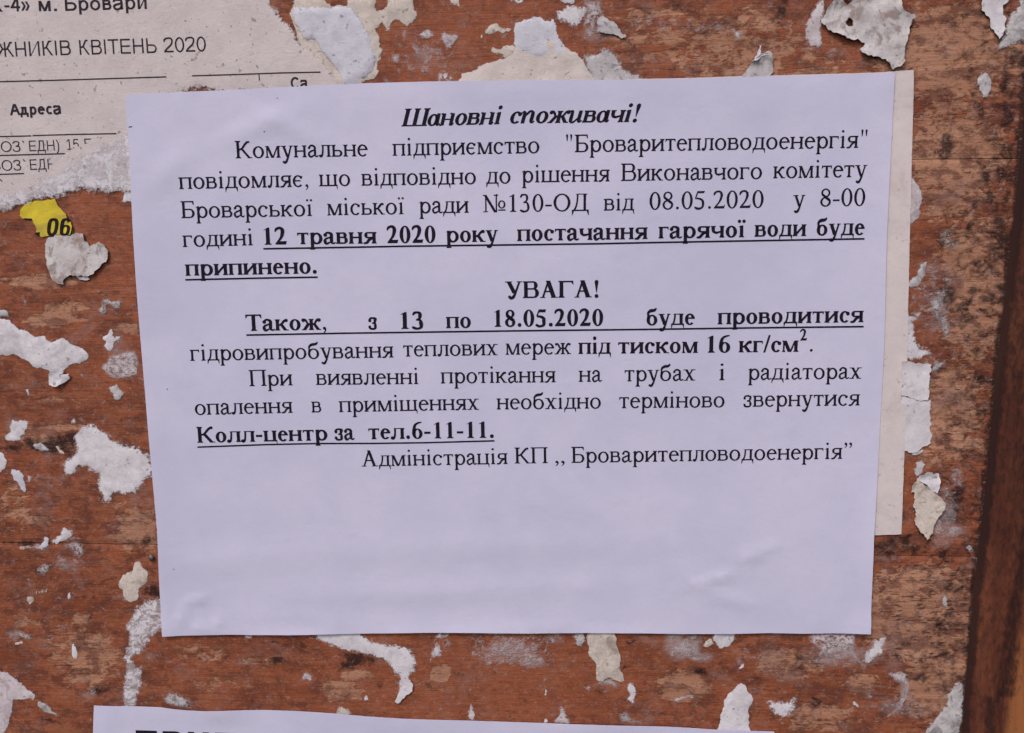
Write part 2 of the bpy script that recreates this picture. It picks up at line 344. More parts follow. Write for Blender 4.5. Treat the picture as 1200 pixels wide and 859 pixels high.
XH = 450; CH = 662
def glyph(ch, bold=False, ital=False):
    """returns polygons, advance"""
    g = Pen(bold); W, H, S, X, CW = g.W, g.H, g.S, g.x, g.CW
    b = bold
    def two(A, f='bt', f2='bt'):
        l = X + 12; r = A - X - 12 - W
        g.stem(l, 0, XH, f); g.stem(r, 0, XH, f2); return l, r
    def ctwo(A, f='bt'):
        X0 = g.x; g.x = X0 * 1.4
        l = g.x + 14; r = A - g.x - 14 - CW
        g.stem(l, 0, CH, f, CW); g.stem(r, 0, CH, f, CW); g.x = X0; return l, r
    def cstem(x, f='bt'):
        X0 = g.x; g.x = X0 * 1.4; g.stem(x, 0, CH, f, CW); g.x = X0
    if ital and ch in "анпи":
        if ch == 'а':
            A = 520; g.arc(225, 215, 205, 228, 0, 360, W, H); g.stroke([(395, 460, W*.9), (395, 120, W), (410, 40, W*.7), (450, 30, H), (500, 90, H*.8)])
        elif ch == 'п':
            A = 560; g.stroke([(0, 380, H*.8), (60, 440, H), (105, 400, W*.7), (105, 330, W), (105, 0, W)]); g.stroke([(130, 250, H), (250, 420, H*1.6), (340, 445, W*.6), (400, 360, W), (400, 110, W), (420, 40, W*.6), (460, 30, H), (520, 90, H*.8)])
        elif ch == 'и':
            A = 560; g.stroke([(0, 380, H*.8), (60, 440, H), (105, 390, W*.8), (105, 110, W), (140, 25, W*.6), (230, 30, H*1.3), (350, 170, H)]); g.stroke([(400, 450, W), (400, 110, W), (420, 40, W*.6), (460, 30, H), (520, 90, H*.8)])
        elif ch == 'н':
            A = 570; g.stem(45, 0, XH, '', W); g.stem(370, 0, XH, '', W); g.rect(100, 205, 400, 250)
            g.stroke([(5, 425, H), (80, 440, H)]); g.stroke([(330, 440, H), (400, 440, H)]); g.stroke([(430, 30, H*1.5), (480, 20, H), (530, 90, H*.8)]); g.stroke([(10, 15, H), (90, 15, H)])
        else:
            A = 490; g.arc(225, 140, 200, 152, 0, 360, W, H); g.stroke([(95, 150, W), (110, 330, W*.9), (200, 520, H*1.5), (330, 590, W*.7), (385, 480, W*.8), (300, 340, H*1.3), (190, 280, H)])
        return [[(x + y * .27 - 20, y) for x, y in p] for p in g.P], A
    if ch in 'оО':
        if ch == 'о': A = 500; g.arc(250, 220, 222, 232, w=W + 6)
        else: A = 740 if not b else 778; g.arc(A/2, 331, A/2 - 34, 346, w=CW + 6)
    elif ch == 'а':
        A = 450 if not b else 500; r = 268 if not b else 270
        g.stroke([(r + W/2, 300, W), (r + W/2, 95, W), (r + W*.75, 35, W*.6), (r + W + 30, 22, H*1.1), (A - 2, 62, H*.7)])
        g.stroke([(r + W/2, 300, W), (r + W/2 - 6, 385, W*.9), (r - 45, 438, H*1.4), (150, 432, H*1.3), (95, 385, H*1.2)])
        g.dot(92, 352, W*.56)
        g.stroke([(r + W/2, 275, H), (170, 225, H*1.3), (75, 160, W*.7), (62 + W*.15, 95, W), (105, 30, W*.8), (165, 14, H*1.4), (r, 70, H)])
    elif ch == 'б':
        A = 510 if not b else 520; g.arc(255, 205, 224, 217, w=W + 6)
        g.stroke([(31 + W/2 + 3, 215, W), (50 + W*.4, 370, W*.75), (100, 500, H*1.7), (210, 575, H*2.2), (340, 592, H*2), (410, 640, H*1.4), (432, 690, H*.5)])
    elif ch == 'в':
        A = 472 if not b else 510; l = X + 12; g.stem(l, 0, XH, '');
        g.foot(l, W, 0, 1, 1, 0); g.foot(l, W, XH, -1, 1, 0)
        g.lobe(l + W*.5, A - 62, 222, XH, W); g.lobe(l + W*.5, A - 24, 0, 222 + H, W)
    elif ch == 'г':
        A = 410 if not b else 430; l = X + 12; g.stem(l, 0, XH, 'b'); g.foot(l, W, XH, -1, 1, 0)
        g.rect(l, XH - H, A - 26, XH); g.poly((A - 26, XH), (A - 26, XH - 118), (A - 44, XH - 118), (A - 84, XH - H), (A - 84, XH))
    elif ch == 'д':
        A = 509 if not b else 560; r = A - X - 28 - W; g.rect(r, 0, r + W, XH); g.foot(r, W, XH, -1, 0, 1)
        g.rect(118, XH - S, r, XH)
        g.stroke([(178, XH - 5, H*1.2), (170, 300, H*1.25), (140, 140, H*1.25), (80, 20, H*1.3)])
        g.rect(18, 0, A - 8, H)
        for x, d in ((18, 1), (A - 8, -1)): g.poly((x, 0), (x, -140), (x + 16*d, -140), (x + 66*d, 0), (x + 66*d, H), (x, H))
    elif ch in 'еє':
        A = 444 if not b else 450; cx = 232
        if ch == 'е':
            g.arc(cx, 220, 206, 232, 4, 318, W + 4, H*1.05)
            g.rect(cx - 206 + W*.5, 236, cx + 206 - 2, 236 + H)
        else:
            g.arc(cx, 220, 206, 232, 48, 318, W + 4, H*1.05); g.rect(cx - 206 + W*.5, 210, cx + 100, 210 + H); g.dot(cx + 118, 358, W*.54)
            g.stroke([(cx+125, 400, H*1.3), (cx+148, 370, H*1.6)])
    elif ch in 'сС':
        if ch == 'с': A = 444; g.arc(235, 220, 208, 232, 42, 318, W + 4, H*1.05); g.dot(235 + 120, 345, W*.56); g.stroke([(360, 395, H*1.3), (375, 350, H*1.8)])
    elif ch == 'ж':
        A = 690 if not b else 790; c = A/2; g.stem(c - W/2, 0, XH, 'bt')
        for d in (-1, 1):
            g.stroke([(c + d*W*.4, 232, H*1.2), (c + d*A*.17, 260, H*1.3), (c + d*A*.27, 385, H*1.5), (c + d*A*.36, 425, H*1.6)])
            g.dot(c + d*A*.395, 398, W*.56)
            g.diag(c + d*(A*.36), 0, c + d*(W*.5 + A*.06), 252, W*1.08)
            g.rect(*sorted((c + d*A*.25, c + d*A*.485))[:1], 0, sorted((c + d*A*.25, c + d*A*.485))[1], S)
    elif ch == 'з':
        A = 400 if not b else 440; m = A*.52; R = A - 40
        g.dot(80, 345, W*.55)
        g.stroke([(62, 375, H), (110, 428, H*1.3), (m, 442, H*1.3), (R - 45, 410, W*.8), (R - W*.5 - 15, 335, W), (R - 80, 265, W*.6), (m - 40, 238, H)])
        g.stroke([(m - 40, 238, H), (R - 70, 215, W*.6), (R - W*.5, 120, W*1.02), (R - 70, 35, W*.7), (m - 10, 8, H*1.3), (100, 30, H*1.5), (55, 85, H*1.1)])
        g.dot(74, 88, W*.5)
    elif ch in 'ийц':
        A = 535 if not b else 580
        if ch == 'ц':
            l, r = two(A - 10, 't', 't'); g.rect(l, 0, r + W + 44, H); g.poly((r+W, 0), (r+W+44, 0), (r+W+44, -130), (r+W+30, -130)); g.foot(l, W, 0, 1, 1, 0)
        else:
            l, r = two(A); g.poly((l + W - 4, 40), (l + W - 4, 40 + H*2.1), (r + 4, XH - 40), (r + 4, XH - 40 - H*2.1))
    elif ch in 'ії':
        A = 278 if not b else 290; c = A/2; g.stem(c - W/2, 0, XH, 'bf')
        r = 50 if not b else 76
        if ch == 'і': g.dot(c - 4, 622, r)
        else:
            for d in (-1, 1): g.dot(c + d*(74 if not b else 88), 612, r*.88)
    elif ch in 'кК':
        if ch == 'к':
            A = 490 if not b else 560; l = X + 12; g.stem(l, 0, XH, 'bt'); Wk = W; h = XH; m = 226; q = W
        else:
            A = 670 if not b else 760; l = X*1.4 + 14; cstem(l); Wk = CW; h = CH; m = 335; q = CW
        s = l + Wk
        g.stroke([(s - 5, m - 8, H*1.3), (s + (A-s)*.22, m + h*.06, H*1.4), (s + (A-s)*.48, h*.80, H*1.7), (s + (A-s)*.7, h*.945, H*1.5)])
        g.dot(s + (A-s)*.76, h*.895 if ch == 'к' else h*.93, q*.5 if ch == 'к' else q*.42)
        g.diag(A - q*.62 - 40, 0, s + (A - s)*.14 + q*.2, m + h*.05, q*1.12)
        g.rect(A - q*1.15 - 62, 0, A - 2, S)
    elif ch == 'л':
        A = 500 if not b else 580; r = A - X - 12 - W; g.rect(r, 0, r + W, XH); g.foot(r, W, 0, 1); g.foot(r, W, XH, -1, 0, 1)
        g.rect(126, XH - S, r, XH); g.stroke([(182, XH - 4, H*1.25), (176, 240, H*1.3), (150, 90, H*1.5), (100, 25, H*1.8), (62, 30, H*1.6)]); g.dot(62, 44, W*.54)
    elif ch == 'м':
        A = 633 if not b else 680; l = X + 14; r = A - X - 12 - W
        g.rect(l + 6, 0, l + 6 + H*1.1, XH); g.foot(l + 6, H*1.1, 0, 1)
        g.rect(l - X*.8, XH - S, l + W*.7, XH); g.stem(r, 0, XH, 'b'); g.rect(r, XH - S, r + W + X, XH)
        c = A*.47; g.diag(l + W*.55, XH, c, 0, W*1.15); g.diag(r + W*.25, XH, c + W*.2, 0, H*1.2)
    elif ch == 'н':
        A = 535 if not b else 580; l, r = two(A); g.rect(l + W, 212, r, 212 + H*1.05)
    elif ch == 'п':
        A = 535 if not b else 575; l, r = two(A, 'b', 'b'); g.rect(l - X, XH - S*1.3, r + W + X, XH)
    elif ch == 'р':
        A = 500 if not b else 556; l = X + 30; g.stem(l, -217, XH, 'bf')
        g.arc((l + A - 26)/2 + 4, 220, (A - 26 - l)/2 + 4, 232, -170, 170, W + 4, H*1.2)
    elif ch == 'т':
        A = 437 if not b else 490; c = A/2; g.stem(c - W/2, 0, XH, 'b'); g.rect(22, XH - H, A - 22, XH)
        for x, d in ((22, 1), (A - 22, -1)): g.poly((x, XH), (x, XH - 118), (x + 16*d, XH - 118), (x + 58*d, XH - H), (x + 58*d, XH))
    elif ch == 'у':
        A = 490 if not b else 510; c = A*.52
        g.diag(94 + W*.1, XH, c + 6, 10, W*1.12); g.rect(8, XH - S, 94 + W + 26, XH); g.rect(A - 158, XH - S, A - 6, XH)
        g.stroke([(A - 84, XH - 4, H*1.15), (c + 38, 60, H*1.3), (c - 20, -90, H*1.6), (c - 80, -180, H*1.9), (c - 150, -192, H*1.7)])
        g.dot(c - 158, -170, W*.52)
    elif ch == 'х':
        A = 500 if not b else 520; g.diag(122, XH, A - 122, 0, W*1.2); g.diag(A - 122, XH, 112, 0, H*1.3)
        for x, y in ((14, XH - S), (14, 0), (A - 190, XH - S), (A - 196, 0)): g.rect(x, y, x + 180, y + S)
    elif ch == 'ч':
        A = 510 if not b else 560; r = A - X - 12 - W; l = X + 4; g.stem(r, 0, XH, 'bt')
        g.rect(l - X*.7, XH - S, l + W + X, XH)
        g.stroke([(l + W/2, XH, W), (l + W/2, 300, W), (l + W*.75, 225, W*.8), (l + W + 60, 190, H*1.5), (r + 6, 228, H*1.2)])
    elif ch in 'шщ':
        A = 770 if not b else 850; f = 't'; e = 0 if ch == 'ш' else 22
        l = X + 12; r = A - X - 12 - W - e; c = (l + r)/2
        for x in (l, c, r): g.stem(x, 0, XH, 't')
        g.rect(l, 0, r + W, H); g.foot(l, W, 0, 1, 1, 0)
        if ch == 'ш': g.foot(r, W, 0, 1, 0, 1)
        else: g.rect(r, 0, r + W + 44, H); g.poly((r+W, 0), (r+W+44, 0), (r+W+44, -130), (r+W+30, -130))
    elif ch == 'ь':
        A = 460 if not b else 510; l = X + 12; g.stem(l, 0, XH, 't'); g.foot(l, W, 0, 1, 1, 0); g.lobe(l + W*.5, A - 24, 0, 258)
    elif ch == 'я':
        A = 470 if not b else 550; r = A - X - 12 - W; g.stem(r, 0, XH, ''); g.foot(r, W, 0, 1); g.foot(r, W, XH, -1, 0, 1)
        h = (XH - 205)/2; k = h*1.05; c = 48 + k
        g.rect(c, XH - H, r, XH); g.rect(c, 205, r, 205 + H); g.arc(c, 205 + h, k, h, 90, 270, W, H, 22)
        g.stroke([(r - 10, 215, W*.9), (r*.66, 150, W*.85), (r*.42, 40, W*.8), (60, 16, H*1.3), (14, 22, H)])
    # capitals
    elif ch in 'БВ':
        A = 574 if ch == 'Б' else 640
        if b: A += 40
        l = X*1.4 + 14; cstem(l, ''); X0 = g.x; g.x *= 1.4; g.foot(l, CW, 0, 1, 1, 0); g.foot(l, CW, CH, -1, 1, 0); g.x = X0
        if ch == 'Б':
            g.rect(l, CH - H, A - 50, CH); g.poly((A - 50, CH), (A - 46, CH - 150), (A - 64, CH - 150), (A - 120, CH - H), (A - 120, CH))
            g.lobe(l + CW*.5, A - 26, 0, 365, CW)
        else: g.lobe(l + CW*.5, A - 76, 330, CH, CW); g.lobe(l + CW*.5, A - 28, 0, 330 + H, CW)
    elif ch == 'Г':
        A = 578 if not b else 630; l = X*1.4 + 14; cstem(l, 'b'); g.foot(l, CW, CH, -1, 1.4, 0)
        g.rect(l, CH - H, A - 26, CH); g.poly((A - 26, CH), (A - 20, CH - 160), (A - 40, CH - 160), (A - 104, CH - H), (A - 104, CH))
    elif ch == 'Д':
        A = 700; r = A - 190 - CW*.3; g.rect(r, 0, r + CW, CH); g.foot(r, CW, CH, -1, 0, 1.4); g.rect(190, CH - S, r, CH)
        g.stroke([(250, CH - 5, H*1.3), (240, 430, H*1.35), (190, 180, H*1.35), (105, 15, H*1.4)])
        g.rect(20, 0, A - 10, H)
        for x, d in ((20, 1), (A - 10, -1)): g.poly((x, 0), (x, -165), (x + 18*d, -165), (x + 86*d, 0), (x + 86*d, H), (x, H))
    elif ch == 'А':
        A = 722; g.diag(330, CH + 14, 560, 0, CW*1.2); g.diag(345, CH + 4, 120, 0, H*1.35); g.rect(195, 222, 490, 222 + H)
        g.rect(14, 0, 222, S); g.rect(445, 0, 708, S)
    elif ch == 'У':
        A = 710; c = 375; g.diag(160, CH, c + 20, 190, CW*1.15); g.rect(22, CH - S, 300, CH); g.rect(490, CH - S, 700, CH)
        g.stroke([(598, CH - 4, H*1.2), (c + 60, 230, H*1.5), (c - 20, 60, H*2.0), (c - 110, 5, H*2), (c - 180, 40, H*1.8)]); g.dot(c - 178, 52, CW*.42)
    elif ch == 'П':
        A = 722; l, r = ctwo(A, 'b'); q = X*1.4; g.rect(l - q, CH - S*1.3, r + CW + q, CH)
    elif ch == 'Т':
        A = 611 if not b else 667; c = A/2; cstem(c - CW/2, 'b'); g.rect(20, CH - H, A - 20, CH)
        for x, d in ((20, 1), (A - 20, -1)): g.poly((x, CH), (x - 6*d, CH - 160), (x + 16*d, CH - 160), (x + 82*d, CH - H), (x + 82*d, CH))
    elif ch == 'Ш':
        A = 1009; l = 72; r = A - 72 - CW; c = (l + r)/2
        for x in (l, c, r): cstem(x, 't')
        g.rect(l - X*1.4, 0, r + CW + X*1.4, S*1.3)
    # figures
    elif ch == '0': A = 500; g.arc(250, 331, 218, 345, w=W + 12, h=H*.9)
    elif ch == '1':
        A = 500; c = 262; g.rect(c - W*.55, 0, c + W*.55, 640); g.poly((c + W*.55, 676), (c + W*.1, 676), (c - W*.55, 630), (c + W*.55, 600)); g.foot(c - W*.55, W*1.1, 0, 1, 1.7, 1.7)
        g.poly((110, 585), (120, 565), (c - W*.4, 600), (c + W*.5, 676))
    elif ch == '2':
        A = 500
        g.stroke([(42, 500, H*.8), (80, 590, H*1.6), (160, 642, W*.75), (260, 640, W*.85), (352 - W*.2, 560, W*1.1), (345 - W*.2, 430, W*1.05), (250, 250, W*.75), (60, 20, H)])
        g.poly((40, 0), (440, 0), (455, W*.95 + 6), (110, W*.95 + 2)); g.poly((440, 0), (475, 140), (455, 140), (400, W*.8))
    elif ch == '3':
        A = 500
        g.stroke([(55, 540, H*.8), (110, 630, H*1.7), (200, 655, W*.65), (300, 620, W*.9), (340 - W*.2, 520, W), (290, 420, W*.7), (190, 350, H)])
        g.stroke([(170, 362, H), (310, 340, W*.75), (412 - W*.5, 200, W*1.1), (340, 60, W*.8), (210, 5, H*1.5), (110, 30, H*1.8), (45, 60, W*.5)]); g.dot(68, 52, W*.42)
    elif ch == '5':
        A = 500
        g.poly((165, 676 - W*.9), (405, 676 - W*.9), (440, 676), (168, 676)); g.stroke([(175, 668, H), (72, 400, H)])
        g.stroke([(70, 390, H*1.2), (180, 395, W*.7), (330, 330, W*.95), (410 - W*.45, 200, W*1.08), (340, 60, W*.85), (210, 5, H*1.6), (110, 25, H*1.8), (40, 60, W*.5)]); g.dot(66, 50, W*.42)
    elif ch == '6':
        A = 500; g.arc(260, 205, 212, 219, w=W + 8, h=H*.9); g.stroke([(48 + W*.5, 210, W*1.1), (75 + W*.4, 400, W*1.0), (180, 570, W*.75), (310, 650, H*1.3), (445, 676, H*.7)])
    elif ch == '8':
        A = 500; g.arc(250, 510, 180, 166, w=W*.85, h=H*.95); g.arc(250, 172, 208, 186, w=W*.95, h=H)
        g.stroke([(110, 470, W*.9), (220, 370, W*1.05), (390, 240, W)])
    # signs
    elif ch == '.': A = 250; g.dot(125, 46 if not b else 66, 54 if not b else 80)
    elif ch == ',': A = 250; comma(g, 120, 44 if not b else 62)
    elif ch == '-': A = 333; g.rect(36, 194, 297, 194 + (64 if not b else 92))
    elif ch == '!':
        A = 333; g.dot(166, 52, 56 if not b else 78); q = 52 if not b else 78
        g.poly((166 - 12, 190), (166 + 12, 190), (166 + q, 600), (166 - q, 600)); g.dot(166, 606, q)
    elif ch == '"':
        A = 408
        for x in (125, 283): g.poly((x - 14, 431), (x + 14, 431), (x + 42, 640), (x + 30, 676), (x - 30, 676), (x - 42, 640))
    elif ch == '/': A = 278; g.diag(40, -14, 240, 676, 52 if not b else 84)
    elif ch == '„': A = 444; comma(g, 118, 44); comma(g, 308, 44)
    elif ch == '”': A = 444; comma(g, 118, 610, 1.05); comma(g, 308, 610, 1.05)
    elif ch == '№':
        A = 960; g.rect(110, 0, 110 + H*1.1, CH); g.rect(530, 0, 530 + H*1.1, CH); g.diag(110, CH, 520, -12, CW*1.2); g.rect(30, 0, 220, S); g.rect(20, CH - S, 150, CH); g.rect(450, CH - S, 640, CH)
        g.stroke([(535, CH, H), (590, CH - 6, H*1.4)]); g.arc(770, 290, 150, 160, w=W*.8, h=H*.9); g.rect(630, 50, 915, 50 + H)
        g.poly((30, 0), (60, 40), (150, 20), (120, 0))
    elif ch == ' ': A = 250
    else: raise KeyError(ch)
    P = g.P
    if ital: P = [[(x + y * .27 - 20, y) for x, y in p] for p in P]
    return P, A

def word(text, bold=False, ital=False):
    """polygons of a word and its ink limits"""
    out = []; x = 0
    for ch in text:
        P, A = glyph(ch, bold, ital)
        out += [[(px + x, py) for px, py in p] for p in P]; x += A * (.94 if ital else 1)
    xs = [q[0] for p in out for q in p]
    return out, min(xs), max(xs)
def sans_glyph(ch, w):
    """plain sans letter of even stroke w, 1000 units to the em (cap 716, small letters 519)"""
    g = Pen(False); C, X = 716, 519; h = w * .9
    def lo(x, xr, y0, y1): g.lobe(x, xr, y0, y1, w)
    g.W, g.H = w, h
    V = lambda x, y0=0, y1=C: g.rect(x, y0, x + w, y1)
    if ch in 'КЖ':
        if ch == 'К':
            A = 640; V(75); s = 75 + w; g.stroke([(s - 5, 370, h), (260, 390, w), (360, 560, w), (430, 680, w), (540, C - h/2, h)]); g.diag(560, 0, 285, 395, w * 1.2)
        else:
            A = 930; V(465 - w/2)
            for d in (-1, 1): g.stroke([(465 + d*40, 370, h), (465 + d*110, 390, w), (465 + d*220, 560, w), (465 + d*290, 680, w), (465 + d*400, C - h/2, h)]); g.diag(465 + d*410, 0, 465 + d*135, 395, w * 1.2)
    elif ch == 'Б': A = 656; V(75); g.rect(75, C - h, 560, C); lo(75 + w*.5, 620, 0, 430)
    elif ch == 'В': A = 667; V(75); lo(75 + w*.5, 590, 350, C); lo(75 + w*.5, 630, 0, 350 + h)
    elif ch == 'Н': A = 722; V(80); V(640 - w); g.rect(80, 325, 640, 325 + h)
    elif ch == 'И': A = 720; V(78); V(640 - w); g.poly((78 + w*.5, 0), (78 + w*1.2, 30), (640 - w*.5, C), (640 - w*1.2, C - 30))
    elif ch == 'І': A = 278; V(92)
    elif ch == 'Т': A = 611; V(305 - w/2); g.rect(22, C - h, 588, C)
    elif ch == 'Е': A = 667; V(78); g.rect(78, 0, 610, h); g.rect(78, C - h, 600, C); g.rect(78, 325, 560, 325 + h)
    elif ch == 'Ь': A = 656; V(75); lo(75 + w*.5, 620, 0, 420)
    elif ch == 'А': A = 667; g.diag(333 - w*.1, C, 55, 0, w*1.05); g.diag(333 + w*.1, C, 612, 0, w*1.05); g.rect(150, 215, 515, 215 + h)
    elif ch == 'О': A = 778; g.arc(389, 358, 345, 370, 0, 360, w, h)
    elif ch == 'С': A = 722; g.arc(375, 358, 330, 370, 40, 320, w, h)
    elif ch in 'З3':
        A = 560; g.stroke([(50, 540, w*.9), (110, 650, w), (250, C - h*.4, h), (400, 650, w), (430, 540, w), (370, 420, w), (220, 372, h)]); g.stroke([(220, 372, h), (400, 340, w), (470, 210, w), (400, 60, w), (250, h*.4, h), (100, 60, w), (45, 180, w*.9)])
    elif ch == 'Д':
        A = 680; V(540 - w, 0); g.rect(170, C - h, 540, C); g.stroke([(205, C - 10, w), (200, 420, w), (170, 200, w), (90, 30, w)]); g.rect(15, 0, 640, h); g.rect(15, -160, 15 + w*.9, h); g.rect(640 - w*.9, -160, 640, h)
    elif ch == 'П': A = 720; V(78); V(640 - w); g.rect(78, C - h, 640, C)
    elif ch == 'Р': A = 667; V(75); lo(75 + w*.5, 620, 300, C)
    elif ch == 'У': A = 635; g.diag(70, C, 340, 230, w*1.1); g.stroke([(575, C, w), (390, 220, w), (310, 60, w), (220, h*.4, w), (110, 20, h)])
    elif ch == '2': A = 556; g.stroke([(50, 520, w*.9), (90, 630, w), (270, C - h*.4, h), (430, 640, w), (455, 510, w), (380, 350, w), (180, 180, w), (60, 40, w)]); g.rect(30, 0, 510, h)
    elif ch == '0': A = 556; g.arc(278, 354, 240, 366, 0, 360, w, h)
    elif ch == '1': A = 556; V(280); g.diag(120, 560, 320, C, w*1.3); g.rect(120, 0, 520, h)
    elif ch == '5': A = 556; g.rect(150, C - h, 480, C); g.stroke([(160, C - 20, w), (100, 340, w)]); g.stroke([(100, 350, w*.8), (270, 440, h), (430, 380, w), (465, 230, w), (400, 70, w), (260, h*.4, h), (110, 60, w), (50, 170, w*.9)])
    elif ch == '4': A = 556; V(340); g.rect(25, 165, 530, 165 + h); g.diag(70, 180, 380, C, w*1.15)
    elif ch == '-': A = 333; g.rect(30, 215, 300, 215 + h)
    elif ch == '.': A = 278; g.rect(90, 0, 90 + w*1.1, w*1.1)
    elif ch == '`': A = 333; g.diag(180, 590, 110, 740, w)
    elif ch == ')': A = 333; g.stroke([(80, 730, w*.8), (200, 520, w), (225, 270, w), (200, 20, w), (80, -200, w*.8)])
    elif ch == '»':
        A = 556
        for x in (90, 300): g.diag(x, 500, x + 130, 270, w*1.05); g.diag(x + 130, 270, x, 40, w*1.05)
    elif ch == 'м': A = 690; V(70, 0, X); V(620 - w, 0, X); g.diag(70 + w*.6, X, 345, 0, w*1.05); g.diag(620 - w*.6, X, 345, 0, w*1.05)
    elif ch == 'р': A = 556; V(66, -200, X); g.arc(290, 258, 230, 272, 0, 360, w, h)
    elif ch == 'о': A = 556; g.arc(278, 258, 242, 272, 0, 360, w, h)
    elif ch == 'в': A = 530; V(66, 0, X); lo(66 + w*.5, 450, 245, X); lo(66 + w*.5, 485, 0, 245 + h)
    elif ch == 'а': A = 556; g.stroke([(60, 390, w*.8), (110, 480, w), (260, X - h*.3, h), (400, 470, w), (430, 370, w), (430, 120, w), (460, 10, w)]); g.stroke([(430, 310, h), (260, 275, h), (110, 220, w), (80, 140, w), (130, 40, w), (240, 20, h), (370, 70, w), (430, 180, h)])
    elif ch == 'и': A = 560; V(66, 0, X); V(495 - w, 0, X); g.poly((66 + w*.5, 0), (66 + w*1.15, 30), (495 - w*.5, X), (495 - w*1.15, X - 30))
    elif ch == 'д': A = 590; V(450 - w, 0, X); g.rect(150, X - h, 450, X); g.stroke([(185, X - 10, w), (170, 220, w), (85, 30, w)]); g.rect(12, 0, 560, h); g.rect(12, -140, 12 + w*.85, h); g.rect(560 - w*.85, -140, 560, h)
    elif ch == 'е': A = 556; g.arc(278, 258, 242, 272, 6, 320, w, h); g.rect(60, 225, 515, 225 + h)
    elif ch == 'с': A = 500; g.arc(275, 258, 240, 272, 45, 315, w, h)
    else: raise KeyError(ch)
    return g.P, A

def sans(text, weight=78):
    out = []; x = 0
    for ch in text:
        if ch == ' ': x += 278; continue
        Q, A = sans_glyph(ch, weight); out += [[(px + x, py) for px, py in p] for p in Q]; x += A
    xs = [q[0] for p in out for q in p]
    return out, min(xs), max(xs)
# ------------------------------------------------------------------ flat shapes with an outline of their own
def densify(poly, step, jit, seed, scale=1.0):
    """outline resampled every `step` metres and roughened by `jit` metres"""
    out = []; n = len(poly)
    for i in range(n):
        a, b = poly[i], poly[(i + 1) % n]; d = math.hypot(b[0] - a[0], b[1] - a[1]); k = max(1, int(d / step))
        nx, nz = (-(b[1] - a[1]) / (d or 1), (b[0] - a[0]) / (d or 1))
        for j in range(k):
            t = j / k; x, z = a[0] + (b[0] - a[0]) * t, a[1] + (b[1] - a[1]) * t
            w = (mnoise.fractal(Vector((x * 900 * scale, z * 900 * scale, seed)), .8, 2.1, 4) + .9 * mnoise.noise(Vector((x * 330 * scale, z * 330 * scale, seed + 5)))) * jit
            out.append((x + nx * w, z + nz * w))
    return out

def grow(poly, d):
    """outline pushed outwards by d"""
    n = len(poly); ar = sum(poly[i][0] * poly[(i + 1) % n][1] - poly[(i + 1) % n][0] * poly[i][1] for i in range(n)); s = 1 if ar > 0 else -1
    out = []
    for i in range(n):
        (ax, az), (bx, bz), (cx, cz) = poly[i - 1], poly[i], poly[(i + 1) % n]
        u = Vector((bz - az, -(bx - ax))).normalized() + Vector((cz - bz, -(cx - bx))).normalized()
        u = u.normalized() if u.length > .2 else u
        out.append((bx + u.x * s * d, bz + u.y * s * d))
    return out

def inside(x, z, poly):
    c = np.zeros(x.shape, bool); j = len(poly) - 1
    for i in range(len(poly)):
        xi, zi = poly[i]; xj, zj = poly[j]
        c ^= ((zi > z) != (zj > z)) & (x < (xj - xi) * (z - zi) / ((zj - zi) or 1e-12) + xi); j = i
    return c

def edge_dist(x, z, poly):
    d = np.full(x.shape, 1e9)
    for i in range(len(poly)):
        (ax, az), (bx, bz) = poly[i], poly[(i + 1) % len(poly)]
        l = (bx - ax) ** 2 + (bz - az) ** 2 or 1e-12
        t = np.clip(((x - ax) * (bx - ax) + (z - az) * (bz - az)) / l, 0, 1)
        d = np.minimum(d, np.hypot(x - ax - t * (bx - ax), z - az - t * (bz - az)))
    return d

